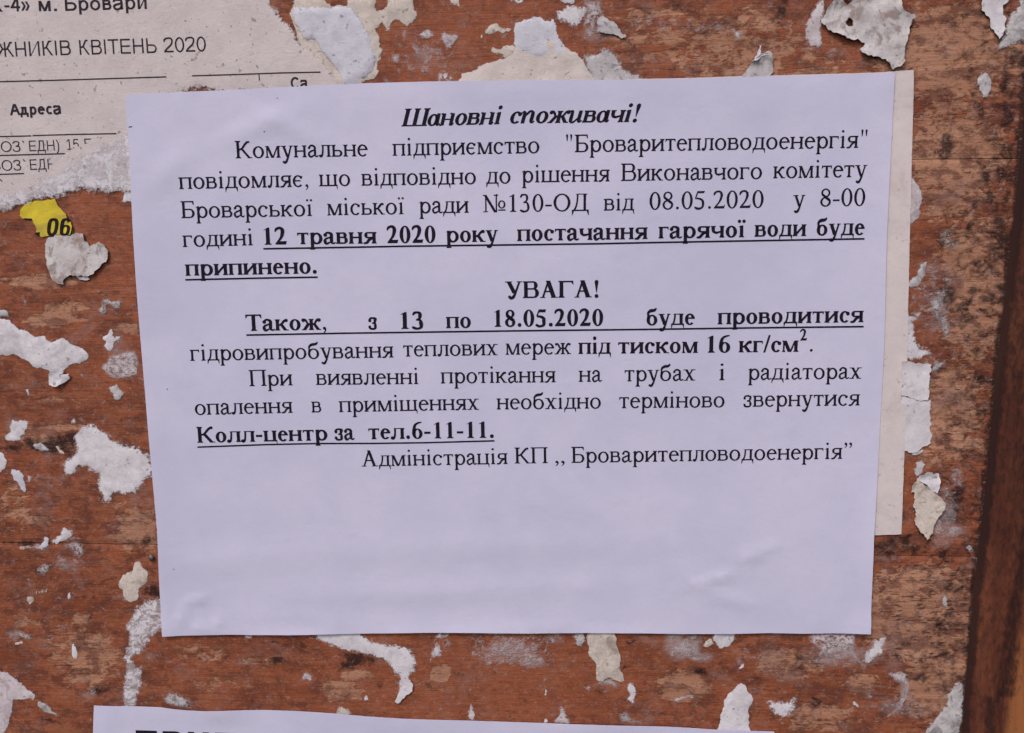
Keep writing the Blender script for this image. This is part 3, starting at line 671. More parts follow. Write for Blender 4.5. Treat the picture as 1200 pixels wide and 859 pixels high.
def slab(poly, grid, hfun, thick, holes=(), closed=True):
    """closed sheet: front over the outline, skirt and back. Returns verts, faces, edge distances in mm"""
    xs = [p[0] for p in poly]; zs = [p[1] for p in poly]
    gx, gz = np.meshgrid(np.arange(min(xs), max(xs), grid), np.arange(min(zs), max(zs), grid))
    rs = np.random.RandomState(int(abs(xs[0] * 1e6)) % 9999)
    gx = gx.ravel() + rs.uniform(-.25, .25, gx.size) * grid; gz = gz.ravel() + rs.uniform(-.25, .25, gz.size) * grid
    k = inside(gx, gz, poly); gx, gz = gx[k], gz[k]
    if len(gx):
        k = edge_dist(gx, gz, poly) > grid * .4; gx, gz = gx[k], gz[k]
    pts = [Vector(p) for p in poly] + [Vector((a, b)) for a, b in zip(gx, gz)]
    n = len(poly); edges = [(i, (i + 1) % n) for i in range(n)]; allp = [list(range(n))]
    for h in holes:
        s = len(pts); pts += [Vector(p) for p in h]; m = len(h)
        edges += [(s + i, s + (i + 1) % m) for i in range(m)]
    v, e, f, *_ = delaunay_2d_cdt(pts, edges, allp, 1, 1e-7)
    X = np.array([q.x for q in v]); Z = np.array([q.y for q in v])
    E = edge_dist(X, Z, poly)
    for h in holes: E = np.minimum(E, edge_dist(X, Z, list(h)))
    H = hfun(X, Z, E)
    F_ = []
    for t in f:
        t = list(t)
        cx, cz = sum(X[i] for i in t) / len(t), sum(Z[i] for i in t) / len(t)
        if any(inside(np.array([cx]), np.array([cz]), list(h))[0] for h in holes): continue
        a = sum(X[t[i]] * Z[t[(i + 1) % len(t)]] - X[t[(i + 1) % len(t)]] * Z[t[i]] for i in range(len(t)))
        F_.append(t if a > 0 else t[::-1])         # front looks towards -y
    N = len(v)
    if not closed: return [(X[i], -H[i], Z[i]) for i in range(N)], F_, E / MM     # pulp stuck down on what lies beneath has no back of its own
    verts = [(X[i], -H[i], Z[i]) for i in range(N)] + [(X[i], -(H[i] - thick), Z[i]) for i in range(N)]
    cnt = {}
    for t in F_:
        for i in range(len(t)): cnt[(t[i], t[(i + 1) % len(t)])] = 1
    faces = list(F_) + [[i + N for i in t[::-1]] for t in F_]
    EE = list(E) + list(E); idx = {}
    def rim(i):                                     # the skirt keeps its own vertices so the front stays flat to its very edge
        if i not in idx:
            idx[i] = len(verts); verts.extend([verts[i], verts[i + N]]); EE.extend([E[i], E[i]])
        return idx[i]
    for (a, b) in cnt:
        if (b, a) not in cnt:
            p, q = rim(a), rim(b); faces.append([q, p, p + 1, q + 1])
    return verts, faces, np.array(EE) / MM

def vnoise(X, Z, s, seed, octv=3, rough=.8):
    return np.array([mnoise.fractal(Vector((x * s, z * s, seed)), rough, 2.0, octv) for x, z in zip(X, Z)])

VIEW = {'T1': (300, 0, 6), 'T2': (480, 0, 6), 'T3': (640, 0, 6), 'T4': (820, 0, 6), 'T5': (1000, 0, 6), 'R1': (1030, 90, 5.053), 'R2': (1030, 250, 5.053), 'R3': (1030, 410, 5.053),
        'R4': (1000, 560, 5.725), 'R5': (1000, 700, 5.405), 'B4': (800, 730, 5.4545), 'B3': (600, 730, 5.4545), 'B2': (400, 730, 5.4545), 'B1': (190, 730, 5.4545),
        'L5': (0, 700, 5.405), 'L4': (0, 560, 5.725), 'L3': (0, 440, 5.725), 'L2': (0, 330, 5.725), 'L1': (0, 210, 5.725), 'C1': (0, 220, 7.156), 'S': (0, 0, 1)}
def onboard(view, pts, h=0.0):
    x0, y0, s = VIEW[view]
    return [P(x0 + u / s, y0 + v / s, h) for u, v in pts]

_seed = [0]
def scrap(view, pts, label, mat='white', h=.22, fray=.5, cover=1.0, thin=None, crumple=.08, jit=.22, thick=.10, curl=0.0, holes=(), name='paper_scrap', cat='paper scrap', group='torn paper scraps left on the board', grid=None):
    """one torn remnant; h, fray, crumple, jit, thick, curl in millimetres"""
    if thin is None: thin = {'pink': .9, 'grey': .75, 'dirty': .4, 'white': .55, 'blue': .06, 'cream': .25, 'beige': .05, 'yellowish': .25}[mat]
    if fray > .01: crumple *= .6
    if mat in ('white', 'dirty') and fray > .2 and len(pts) > 8: fray = max(fray, .85)
    _seed[0] += 1; seed = _seed[0] * 3.7
    poly = onboard(view, pts)
    size = max(max(p[0] for p in poly) - min(p[0] for p in poly), max(p[1] for p in poly) - min(p[1] for p in poly))
    fray *= {'pink': 3.0, 'grey': 2.8, 'white': 2.4}.get(mat, 2.0); poly = grow(poly, .26 * fray * MM); poly = densify(poly, min(.0004, size / 14), min(jit * 1.9 * MM, size * .08), seed)
    hl = [densify(onboard(view, q), .0006, jit * .5 * MM, seed + 1) for q in holes]
    g = grid or max(.0005, min(.0012, size / 10))
    def hf(X, Z, E):
        e = np.clip(E / MM / max(fray * 1.1, .5), 0, 1); e = e * e * (3 - 2 * e)
        H = np.full(X.shape, h * MM)
        if fray > .01: H = .09 * MM + (h - .09) * (.55 if h < .5 else 1) * MM * e
        if crumple:
            f1 = vnoise(X, Z, 260, seed, 4); f2 = 1 - np.abs(vnoise(X, Z, 150, seed + 9, 3)) * 2
            H = H + crumple * MM * (f1 * .9 + f2 * .8 + .25) * (e if fray > .01 else 1)
        if curl: H = H + curl * MM * (1 - np.clip(E / (2.2 * MM), 0, 1)) ** 2 * np.clip(.4 + vnoise(X, Z, 130, seed + 4, 2) * 1.6, 0, 1.3)
        return np.maximum(H, .07 * MM + (thick * .4 * MM if fray <= .01 else 0))
    v, f, E = slab(poly, g, hf, min(thick, .06 if fray > .01 else thick) * MM, hl, fray <= .01)
    o = mesh_obj(name, v, f, SCRAP[mat] if isinstance(mat, str) else mat, None, {'edge': E, 'fray': np.full(len(v), fray), 'cover': np.full(len(v), cover), 'thin': np.full(len(v), thin)})
    return tag(o, label, cat, group)

def sheet(name, px_outline, hfun, mat, parent, thick=.11, grid=.0025, jit=.015, step=.0012, fray=0):
    poly = densify([P(*p) for p in px_outline], step, jit * MM, 5.5 + len(px_outline))
    v, f, E = slab(poly, grid, lambda X, Z, E: hfun(X, Z), thick * MM)
    return mesh_obj(name, v, f, mat, parent, {'edge': E, 'fray': np.full(len(v), float(fray)), 'cover': np.full(len(v), 1.0)})

def bumps(lst):
    B = [(*P(x, y), rx * .00024, ry * .00024, math.radians(a), hh * MM) for x, y, rx, ry, a, hh in lst]
    def f(X, Z):
        s = np.zeros(np.shape(X))
        for cx, cz, rx, rz, a, hh in B:
            dx, dz = X - cx, Z - cz; u = dx * math.cos(a) + dz * math.sin(a); w = -dx * math.sin(a) + dz * math.cos(a)
            s = s + hh * np.exp(-(u / rx) ** 2 - (w / rz) ** 2)
        return s
    return f

# ------------------------------------------------------------------ lettering on the sheets
def clip_poly(p, a, b):
    """keeps the part of polygon p left of the line a to b"""
    side = lambda q: (b[0] - a[0]) * (q[1] - a[1]) - (b[1] - a[1]) * (q[0] - a[0])
    out = []
    for i in range(len(p)):
        q, r = p[i], p[(i + 1) % len(p)]; sq, sr = side(q), side(r)
        if sq >= 0: out.append(q)
        if sq * sr < 0:
            t = sq / (sq - sr); out.append((q[0] + (r[0] - q[0]) * t, q[1] + (r[1] - q[1]) * t))
    return out

def ink_mesh(name, polys, hfun, mat, parent, label=None):
    """polygons in board metres laid as ink on a sheet whose front is hfun metres proud of the board"""
    v, f = [], []
    for p in polys:
        if len(p) < 3: continue
        a = sum(p[i][0] * p[(i + 1) % len(p)][1] - p[(i + 1) % len(p)][0] * p[i][1] for i in range(len(p)))
        if abs(a) < 1e-12: continue
        if a < 0: p = p[::-1]
        s = len(v); v += p; f.append(list(range(s, s + len(p))))
    X = np.array([q[0] for q in v]); Z = np.array([q[1] for q in v]); H = hfun(X, Z) + .05 * MM
    o = mesh_obj(name, [(X[i], -H[i], Z[i]) for i in range(len(v))], f, mat, parent, smooth=False)
    if label: o['label'] = label
    return o

def lay(polys, x0, x1, a, b, em, sup=0.0):
    """polygons of a word with ink limits x0, x1 laid between board points a and b on its baseline"""
    dx, dz = b[0] - a[0], b[1] - a[1]; L = math.hypot(dx, dz); ux, uz = dx / L, dz / L; k = L / (x1 - x0); s = em / 1000
    return [[(a[0] + ux * (x - x0) * k - uz * (y + sup) * s, a[1] + uz * (x - x0) * k + ux * (y + sup) * s) for x, y in p] for p in polys]

def rule(pts, w):
    """ruled line through board points, w metres thick, in short pieces"""
    out = []
    for a, b in zip(pts, pts[1:]):
        L = math.hypot(b[0] - a[0], b[1] - a[1]); n = max(1, int(L / .002)); nx, nz = -(b[1] - a[1]) / L * w / 2, (b[0] - a[0]) / L * w / 2
        for i in range(n):
            p = (a[0] + (b[0] - a[0]) * i / n, a[1] + (b[1] - a[1]) * i / n); q = (a[0] + (b[0] - a[0]) * (i + 1) / n, a[1] + (b[1] - a[1]) * (i + 1) / n)
            out.append([(p[0] - nx, p[1] - nz), (q[0] - nx, q[1] - nz), (q[0] + nx, q[1] + nz), (p[0] + nx, p[1] + nz)])
    return out

# ------------------------------------------------------------------ the board: three planks and a post
def field(X, Z, blobs, base=0.0):
    s = np.full(X.shape, base)
    for px, py, rx, ry, a in blobs:
        cx, cz = P(px, py); k = .00024
        s = np.maximum(s, a * np.exp(-(((X - cx) / (rx * k)) ** 2 + ((Z - cz) / (ry * k)) ** 2) ** 1.3)) if a > 0 else s + a * np.exp(-(((X - cx) / (rx * k)) ** 2 + ((Z - cz) / (ry * k)) ** 2) ** 1.3)
    return s

EDGE = [(1212, 0), (1203, 100), (1194, 200), (1184, 290), (1169, 420), (1154, 580), (1139, 710), (1127, 859), (1121, 930)]
edge_pts = [P(*p) for p in EDGE]
def edge_x(Z):
    zs = np.array([p[1] for p in edge_pts][::-1]); xs = np.array([p[0] for p in edge_pts][::-1])
    return np.interp(Z, zs, xs)

WORN = [(1120, 60, 110, 70, .95), (1120, 190, 80, 90, .85), (1140, 340, 60, 120, .85), (1110, 490, 60, 90, .8), (1080, 720, 90, 70, 1.15), (1100, 800, 60, 60, .9), (860, 60, 140, 70, .68), (760, 40, 90, 60, .6),
        (950, 90, 70, 40, .65), (50, 330, 60, 12, .9), (60, 375, 45, 8, 1.1), (75, 360, 40, 10, .8), (150, 385, 22, 10, .9), (160, 620, 50, 45, .75), (45, 610, 30, 12, .85), (20, 590, 40, 50, .6), (516, 788, 15, 13, 1.25),
        (100, 770, 70, 60, .72), (95, 725, 14, 10, 1.1), (30, 730, 40, 25, .6), (400, 810, 45, 20, .8), (800, 805, 40, 26, 1.0), (240, 765, 60, 20, .62), (260, 800, 70, 20, .55), (420, 790, 30, 10, .85), (930, 780, 60, 30, .7),
        (960, 840, 70, 25, .75), (830, 750, 40, 25, .5), (50, 520, 60, 25, .6), (110, 520, 60, 20, .62), (70, 500, 60, 6, .8), (60, 467, 40, 4, .9), (300, 775, 50, 20, .5), (905, 770, 20, 14, 1.0), (1010, 800, 30, 20, .8)]
DARK = [(916, 10, 9, 14, .85), (912, 29, 9, 8, .65), (1118, 25, 26, 16, .5), (1140, 38, 12, 10, .5), (1108, 172, 12, 24, .85), (1155, 208, 9, 8, .85), (1116, 275, 26, 30, .6), (1144, 308, 8, 8, .7), (1106, 345, 14, 20, .8), (1125, 360, 20, 28, .55),
        (1139, 352, 6, 10, .85), (1165, 395, 25, 30, .5), (1120, 575, 22, 40, .65), (1112, 600, 18, 26, .75), (1062, 633, 8, 8, 1.0), (1070, 648, 7, 6, .95), (1045, 640, 36, 16, .72), (1106, 650, 8, 14, .7), (1101, 731, 5, 6, 1.1), (1107, 764, 6, 6, 1.0),
        (1080, 743, 6, 6, .85), (1082, 772, 6, 10, .85), (1056, 640, 40, 10, .6), (1050, 760, 16, 24, .62), (1120, 770, 30, 60, .45), (326, 772, 11, 8, .95), (318, 752, 10, 6, .6), (938, 775, 12, 14, .75), (955, 775, 30, 12, .55), (823, 787, 12, 8, .8),
        (955, 825, 10, 10, .75), (55, 522, 45, 13, .95), (85, 515, 20, 12, .9), (10, 524, 40, 3, .8), (172, 635, 12, 4, .9), (181, 692, 12, 12, 1.0), (172, 690, 16, 8, .8), (50, 668, 10, 7, .8), (75, 720, 8, 10, .5), (420, 773, 30, 11, .85), (405, 778, 20, 10, .8),
        (98, 785, 10, 6, .7), (60, 845, 18, 10, .7), (115, 810, 16, 8, .7), (20, 285, 10, 40, .35), (1082, 815, 20, 20, .5), (1040, 835, 14, 10, .7), (745, 750, 22, 8, .5), (735, 782, 6, 5, .8), (395, 785, 6, 3, .7), (30, 637, 50, 3, .8),
        (1085, 225, 14, 14, .3), (1095, 260, 20, 14, .35), (1090, 120, 22, 22, .3), (540, 815, 14, 8, .35)]
SMEAR = [(1105, 600, 26, 60, .55), (1080, 440, 20, 40, .5), (1090, 350, 30, 60, .5), (990, 770, 60, 24, .55), (880, 770, 40, 16, .4), (180, 770, 22, 14, .4), (150, 700, 24, 14, .4), (80, 660, 30, 16, .5), (500, 70, 50, 24, .45), (770, 25, 60, 14, .42), (1040, 60, 40, 16, .4), (140, 410, 26, 40, .42), (30, 300, 30, 20, .35), (60, 560, 50, 14, .4), (1060, 830, 40, 20, .5), (590, 770, 60, 30, .45), (710, 800, 20, 30, .4), (600, 760, 48, 20, .62), (650, 750, 20, 14, .5), (620, 775, 34, 12, .62), (500, 60, 26, 18, .55), (700, 40, 30, 16, .5), (980, 62, 30, 10, .45), (1120, 560, 14, 16, .6), (1118, 622, 14, 10, .75), (1108, 335, 14, 26, .5),
         (800, 760, 26, 18, .72), (790, 745, 14, 14, .7), (820, 770, 22, 10, .6), (960, 765, 34, 20, .45), (1000, 765, 14, 14, .5), (1040, 780, 26, 20, .3), (250, 95, 40, 10, .4), (85, 632, 18, 8, .5), (45, 640, 16, 5, .7), (830, 33, 30, 8, .5), (800, 30, 20, 7, .5),
         (840, 38, 12, 10, .4), (120, 395, 14, 10, .3), (740, 775, 30, 3, .3), (675, 778, 14, 8, .4), (1050, 430, 14, 10, .6), (1095, 425, 14, 8, .5), (282, 775, 9, 5, .6), (210, 820, 22, 8, .5), (105, 815, 14, 6, .5), (75, 735, 10, 8, .5), (20, 745, 22, 8, .5), (1070, 815, 8, 30, .4)]
PORE = [(1090, 720, 110, 90, 1.0), (1150, 400, 70, 150, .85), (1110, 520, 70, 60, .7), (1130, 120, 90, 110, .55), (850, 70, 200, 60, .35), (1100, 330, 80, 80, .5)]
RED = [(560, 40, 120, 60, .9), (500, 90, 60, 30, .9), (1060, 340, 22, 40, .8), (1060, 560, 30, 30, .8), (560, 800, 170, 60, 1.0), (900, 95, 60, 30, .5), (120, 290, 100, 60, .6), (1090, 590, 12, 12, .7), (120, 430, 80, 50, .6), (280, 800, 80, 30, .4), (700, 800, 70, 50, .8)]

board = empty('notice_board', (*[(P(600, 900)[0])], 0.0, P(600, 930)[1]))
tag(board, 'weathered reddish brown wooden notice board with peeling paint behind all the papers', 'notice board')
zt, z1, z2, zb = P(600, -60)[1], P(1135, 186)[1], P(600, 646)[1], P(600, 930)[1]
def seam(z_px):
    """height of a plank joint along the board from two sightings"""
    (xa, za), (xb, zb_) = P(*z_px[0]), P(*z_px[1])
    return lambda X: za + (zb_ - za) * (X - xa) / (xb - xa)
S1, S2 = seam(((0, 196), (1135, 186))), seam(((60, 636.5), (1080, 651.5)))
XL, XR = P(-60, 430)[0], P(1235, 430)[0] + .004
GAP = .00009
def plank(lo, hi):
    nx = 230
    xs = np.linspace(XL, XR, nx); mid = (lo(0.0) + hi(0.0)) / 2; nz = max(8, int(abs(hi(0.0) - lo(0.0)) / .0013))
    v, f = [], []; bev = .0006
    for j in range(nz + 1):
        t = j / nz
        for i, x in enumerate(xs):
            a, b = lo(x) + GAP, hi(x) - GAP; z = a + (b - a) * t
            e = min(z - a, b - z)
            v.append((x, (.00018 if e < 1e-6 else 0.0) - .00003, z))
    # the faces bend only in their last row, so the joints show as fine dark lines
    for j in range(nz):
        for i in range(nx - 1):
            a = j * nx + i; f.append([a, a + 1, a + nx + 1, a + nx])
    n0 = len(v)
    rim = [i for i in range(nx)] + [j * nx + nx - 1 for j in range(1, nz + 1)] + [nz * nx + i for i in range(nx - 2, -1, -1)] + [j * nx for j in range(nz - 1, 0, -1)]
    for i in rim: v.append((v[i][0], .018, v[i][2]))
    m = len(rim)
    for k in range(m): f.append([rim[k], n0 + k, n0 + (k + 1) % m, rim[(k + 1) % m]])
    f.append([n0 + k for k in range(m)])
    X = np.array([q[0] for q in v]); Z = np.array([q[2] for q in v])
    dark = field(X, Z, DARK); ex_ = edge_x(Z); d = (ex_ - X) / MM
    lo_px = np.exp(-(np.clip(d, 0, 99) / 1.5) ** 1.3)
    dark = np.maximum(dark, lo_px * 1.0); dark = np.maximum(dark, np.where(d < .3, 1.25, 0))  # darkest in a narrow strip beside the post
    q = np.interp(d, [0, 8, 16], [.55, .35, 0]) * (Z < P(1150, 420)[1]); dark = np.maximum(dark, q); dark = np.maximum(dark, np.interp(d, [0, 12, 26], [.55, .45, .24]))  # grime plus a vignette painted into the colour, darker towards the right
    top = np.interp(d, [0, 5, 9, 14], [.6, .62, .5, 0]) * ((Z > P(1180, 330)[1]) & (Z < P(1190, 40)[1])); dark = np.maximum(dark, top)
    worn = np.clip(field(X, Z, WORN, .30), 0, 1.3)
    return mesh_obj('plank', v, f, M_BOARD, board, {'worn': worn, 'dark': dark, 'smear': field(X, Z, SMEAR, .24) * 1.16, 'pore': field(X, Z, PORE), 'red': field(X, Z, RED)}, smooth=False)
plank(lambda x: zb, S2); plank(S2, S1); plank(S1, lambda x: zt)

# the post: upright timber down the right side, its rounded edge standing a few millimetres proud
prof = [(-.1, -.0), (.5, .25), (1.1, .9), (1.8, 1.8), (2.7, 2.6), (4.0, 3.2), (5.5, 3.5), (8, 3.7), (12, 3.8), (18, 3.8), (26, 3.8), (40, 3.8)]
dd = []
for (a, ha), (b, hb) in zip(prof, prof[1:]):
    n = max(1, int((b - a) / .7))
    dd += [(a + (b - a) * i / n, ha + (hb - ha) * i / n) for i in range(n)]
dd.append(prof[-1])
zs = np.linspace(zb, zt, 220); v = []; f = []; dk = []; wn_ = []
for z in zs:
    ex_ = float(edge_x(np.array([z]))[0])
    # a dark strip and a mildew band run down the inner edge and give way to bare wood lower down
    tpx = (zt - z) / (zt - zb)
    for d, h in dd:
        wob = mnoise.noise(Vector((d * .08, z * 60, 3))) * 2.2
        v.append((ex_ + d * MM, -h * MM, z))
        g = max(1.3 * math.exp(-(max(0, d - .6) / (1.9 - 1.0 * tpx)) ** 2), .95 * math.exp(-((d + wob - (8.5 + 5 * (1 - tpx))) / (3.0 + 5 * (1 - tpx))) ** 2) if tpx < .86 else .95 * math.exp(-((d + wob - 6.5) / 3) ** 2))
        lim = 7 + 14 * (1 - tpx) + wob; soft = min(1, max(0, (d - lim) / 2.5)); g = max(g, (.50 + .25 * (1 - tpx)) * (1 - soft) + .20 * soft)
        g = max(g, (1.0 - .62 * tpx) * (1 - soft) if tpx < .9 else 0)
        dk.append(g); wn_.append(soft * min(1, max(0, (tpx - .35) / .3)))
m = len(dd)
for j in range(len(zs) - 1):
    for i in range(m - 1):
        a = j * m + i; f.append([a, a + 1, a + m + 1, a + m])
n0 = len(v)
for z in (zb, zt):
    ex_ = float(edge_x(np.array([z]))[0]); v += [(ex_ - .1 * MM, .012, z), (ex_ + 40 * MM, .012, z)]; dk += [0, 0]; wn_ += [0, 0]
f.append([n0] + [n0 + 1] + [i for i in range(m - 1, -1, -1)]); f.append([n0 + 2] + [(len(zs) - 1) * m + i for i in range(m)] + [n0 + 3])
f.append([n0 + 1, n0 + 3] + [j * m + m - 1 for j in range(len(zs) - 1, -1, -1)])
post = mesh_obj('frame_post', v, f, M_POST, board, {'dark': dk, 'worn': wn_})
post['label'] = 'upright orange brown post with a black strip along its inner edge'

# a nail sunk in the left of the board
def disc_nail(px, py, r, label):
    x, z = P(px, py); v = []; f = []
    rings = [(r * .55, -.0002), (r * .7, .0003), (r, .0004), (r * .96, .0007), (r * .7, .0009), (r * .3, .00098)]
    n = 20
    for rr, h in rings: v += [(x + rr * math.cos(i * 2 * math.pi / n), -h, z + rr * math.sin(i * 2 * math.pi / n)) for i in range(n)]
    for k in range(len(rings) - 1):
        for i in range(n): f.append([k * n + i, k * n + (i + 1) % n, (k + 1) * n + (i + 1) % n, (k + 1) * n + i])
    f.append([(len(rings) - 1) * n + i for i in range(n)]); f.append([i for i in range(n - 1, -1, -1)])
    return tag(mesh_obj('nail', v, f, plain_material('dull_steel', (.20, .18, .18, 1), .55, .5, .6, .45)), label, 'nail')
disc_nail(178.3, 653, .00088, 'small round grey nail head left of the big notice and above the cream scrap')
# ------------------------------------------------------------------ old torn list, top left
h_list = bumps([(40, 60, 120, 40, 0, .10), (200, 30, 60, 60, 30, .12), (120, 200, 60, 20, 10, .15), (60, 150, 30, 60, 0, .1), (300, 70, 40, 40, 0, .08)])
def H_LIST(X, Z): return .42 * MM + h_list(X, Z)
old = empty('torn_list', (P(150, 240)[0], 0, P(150, 245)[1]))
tag(old, 'torn grey printed list with table rules at the top left of the board', 'torn notice')
LIST_OUT = [(-40, -40), (312, -40), (319, 0), (328, 12), (334, 20), (341, 28), (350, 38), (356, 52), (372, 60), (381, 68), (390, 78), (398, 88), (403, 98), (408, 112), (250, 112), (245, 109), (236, 107), (226, 107.5), (219, 110), (214, 113),
            (165, 122), (165, 231), (152, 226), (140, 224), (126, 224), (112, 223), (100, 224), (94, 221), (88, 226), (78, 228), (66, 231), (52, 232), (40, 233), (30, 237), (22, 244), (8, 248), (-40, 256)]
poly = densify([P(*p) for p in LIST_OUT], .0006, .00035, 3.3)
v_, f_, E_ = slab(poly, .0016, lambda X, Z, E: .12 * MM + (H_LIST(X, Z) - .12 * MM) * np.clip(E / (.9 * MM), 0, 1), .05 * MM, (), False)
SCRAP['list'] = scrap_material('aged_list_paper', (.60, .515, .515, 1), (.67, .58, .57, 1), (.50, .42, .44, 1), .10)
mesh_obj('paper_sheet', v_, f_, SCRAP['list'], old, {'edge': E_, 'fray': np.full(len(v_), 2.2), 'cover': np.full(len(v_), 1.0)})
def slines(words, em_px, weight=78, clips=(), mat=None, h=H_LIST, parent=old):
    out = []
    for text, xa, ya, xb, yb in words:
        pl, a, b = sans(text, weight); L = lay(pl, a, b, P(xa, ya), P(xb, yb), em_px * .00024)
        for c in clips: L = [clip_poly(q, P(*c[0]), P(*c[1])) for q in L]
        out += L
    return ink_mesh('text_line', out, h, mat or M_INK_GREY, parent)
slines([('К', -9, 14.4, 5, 14.3), ('-4»', 7, 14.3, 36.5, 14.0), ('м.', 47, 13.8, 68, 13.6), ('Бровари', 77.8, 13.4, 173.4, 11.2)], 21.5, 112)
slines([('ЖНИКІВ', -2, 67.6, 84.8, 65.0), ('КВІТЕНЬ', 95.0, 64.9, 185.2, 62.6), ('2020', 193.4, 62.2, 242.7, 60.7)], 22.6, 84)
slines([('Адреса', 13, 135.6, 73.4, 133.8)], 17.5, 150)
slines([('Са', 341.6, 104.4, 361, 104.0)], 17.5, 140)
slines([('ВОЗ', -9, 178.6, 25.6, 177.9), ('`', 28, 177.8, 31, 177.7), ('ЕДН)', 36, 177.6, 71, 176.6)], 16.6, 78)
slines([('15', 79.6, 176, 94, 175.4), ('Б', 100.8, 175.2, 109.2, 175)], 16.6, 78, clips=(((84, 175.5), (112, 164.5)),))
slines([('ВОЗ', -8, 200.6, 26.5, 199.8), ('`', 29, 199.6, 32, 199.5), ('ЕДН', 37, 199.4, 66.5, 198.4)], 16.6, 78, clips=(((60.5, 206), (63, 188)),))
slines([('О', -6, 222, 5.8, 221.8)], 16.6, 78, clips=(((-8, 214), (8, 212.4)),))
for pts in ([(-5, 96.4), (60, 94.8), (120, 92.9), (196, 90.6)], [(226, 89.4), (280, 87.8), (330, 86), (376, 85)], [(-5, 160.5), (38, 159.6)], [(39.5, 159.3), (90, 157.8), (137.5, 156.9)], [(-5, 182.6), (77.5, 180.4)], [(-5, 204.8), (29.5, 203.6)]):
    ink_mesh('ruled_line', rule([P(*p) for p in pts], .00033), H_LIST, M_INK_GREY, old)
ink_mesh('ruled_line', rule([P(304.2, 87), P(304.8, 95)], .00028), H_LIST, M_INK_GREY, old)

# the layer of bare white fibre along the list's torn lower edge
FIB = densify([P(*q) for q in [(168, 233), (150, 231), (140, 229), (126, 230), (112, 228), (100, 229), (92, 226), (84, 231), (66, 236), (52, 237), (30, 243), (14, 250), (-30, 263), (-30, 229), (10, 224), (40, 211), (62, 203), (74, 193), (86, 181), (98, 176), (114, 168), (140, 158), (168, 150)]], .0005, .0006, 6.1)
v_, f_, E_ = slab(FIB, .0012, lambda X, Z, E: H_LIST(X, Z) + .13 * MM * np.clip(E / (2.0 * MM), 0, 1) + .05 * MM * vnoise(X, Z, 400, 4, 3) + .03 * MM, .05 * MM, (), False)
mesh_obj('torn_fibre', v_, f_, SCRAP['white'], old, {'edge': E_, 'fray': np.full(len(v_), 2.4), 'cover': np.full(len(v_), .9), 'thin': np.full(len(v_), .5)})

# ------------------------------------------------------------------ blank sheet that sticks out behind the notice
h_blank = bumps([(1060, 200, 20, 120, 0, .10), (1050, 560, 30, 60, 0, .16), (1068, 90, 20, 20, 0, .2)])
def H_BLANK(X, Z): return .42 * MM + h_blank(X, Z)
BLANK_OUT = [(735, 93.0), (800, 92), (860, 90), (930, 88.2), (1000, 86.3), (1035, 85.0), (1052, 83.6), (1069.3, 82.8), (1069.6, 110), (1068.2, 160), (1066.6, 220), (1065.2, 280), (1063, 380), (1062, 440), (1059.5, 510), (1057, 580), (1055.6, 625.5), (1030, 626.5), (735, 633)]
blank = empty('blank_sheet', (P(900, 626)[0], 0, P(900, 633)[1])); tag(blank, 'blank aged beige sheet sticking out along the right side of the white notice', 'paper sheet')
sheet('paper_sheet', BLANK_OUT, H_BLANK, M_BEIGE, blank, jit=.05, step=.0006)

# ------------------------------------------------------------------ the white notice
h_main = bumps([(300, 150, 60, 12, 20, .36), (250, 165, 26, 26, 0, -.2), (345, 152, 50, 9, -25, .30), (200, 200, 30, 14, 40, .34), (1018, 740, 26, 22, 0, .75), (192, 742, 18, 18, 0, .5), (560, 745, 60, 12, 0, .45), (720, 745, 50, 10, 0, .3), (350, 745, 50, 10, 0, .4), (1045, 90, 14, 20, 0, .35), (214, 120, 10, 16, 0, .14), (160, 130, 20, 24, 0, -.2), (170, 180, 22, 40, 0, .14), (420, 130, 60, 30, 10, .10),
                (900, 120, 60, 26, 10, .18), (960, 150, 40, 30, -20, .14), (820, 110, 60, 20, 0, .08), (600, 110, 120, 10, 0, .12),
                (232, 702, 14, 4, 15, .42), (215, 722, 6, 14, -25, .40), (240, 735, 16, 5, 0, .32), (257, 728, 4, 10, -20, .36), (262, 655, 60, 16, 5, .16), (300, 690, 40, 22, 0, -.12), (330, 720, 60, 8, 0, .1),
                (845, 675, 20, 5, 10, .42), (880, 650, 16, 8, 20, .36), (905, 640, 7, 5, 0, .30), (820, 685, 16, 5, -10, .34), (850, 700, 30, 7, -15, .28), (800, 670, 30, 12, 0, .12), (900, 690, 60, 20, 0, -.10), (790, 690, 6, 4, 0, .14),
                (560, 640, 220, 18, 2, .22), (560, 690, 180, 12, 2, .18), (450, 715, 120, 10, 0, -.10), (700, 600, 160, 24, 0, .08), (640, 735, 60, 8, 0, .18), (480, 742, 40, 8, 0, .22), (870, 742, 50, 8, 0, .16),
                (170, 400, 16, 160, 3, .25), (190, 690, 10, 60, 3, .35), (1025, 640, 12, 90, 0, .35), (1040, 250, 12, 90, 0, .12)])
def H_MAIN(X, Z):
    X = np.asarray(X, float); Z = np.asarray(Z, float)
    return .75 * MM + h_main(X, Z) + .05 * MM * (np.sin(X * 55 + Z * 20) + np.sin(Z * 75 - X * 12 + 1))
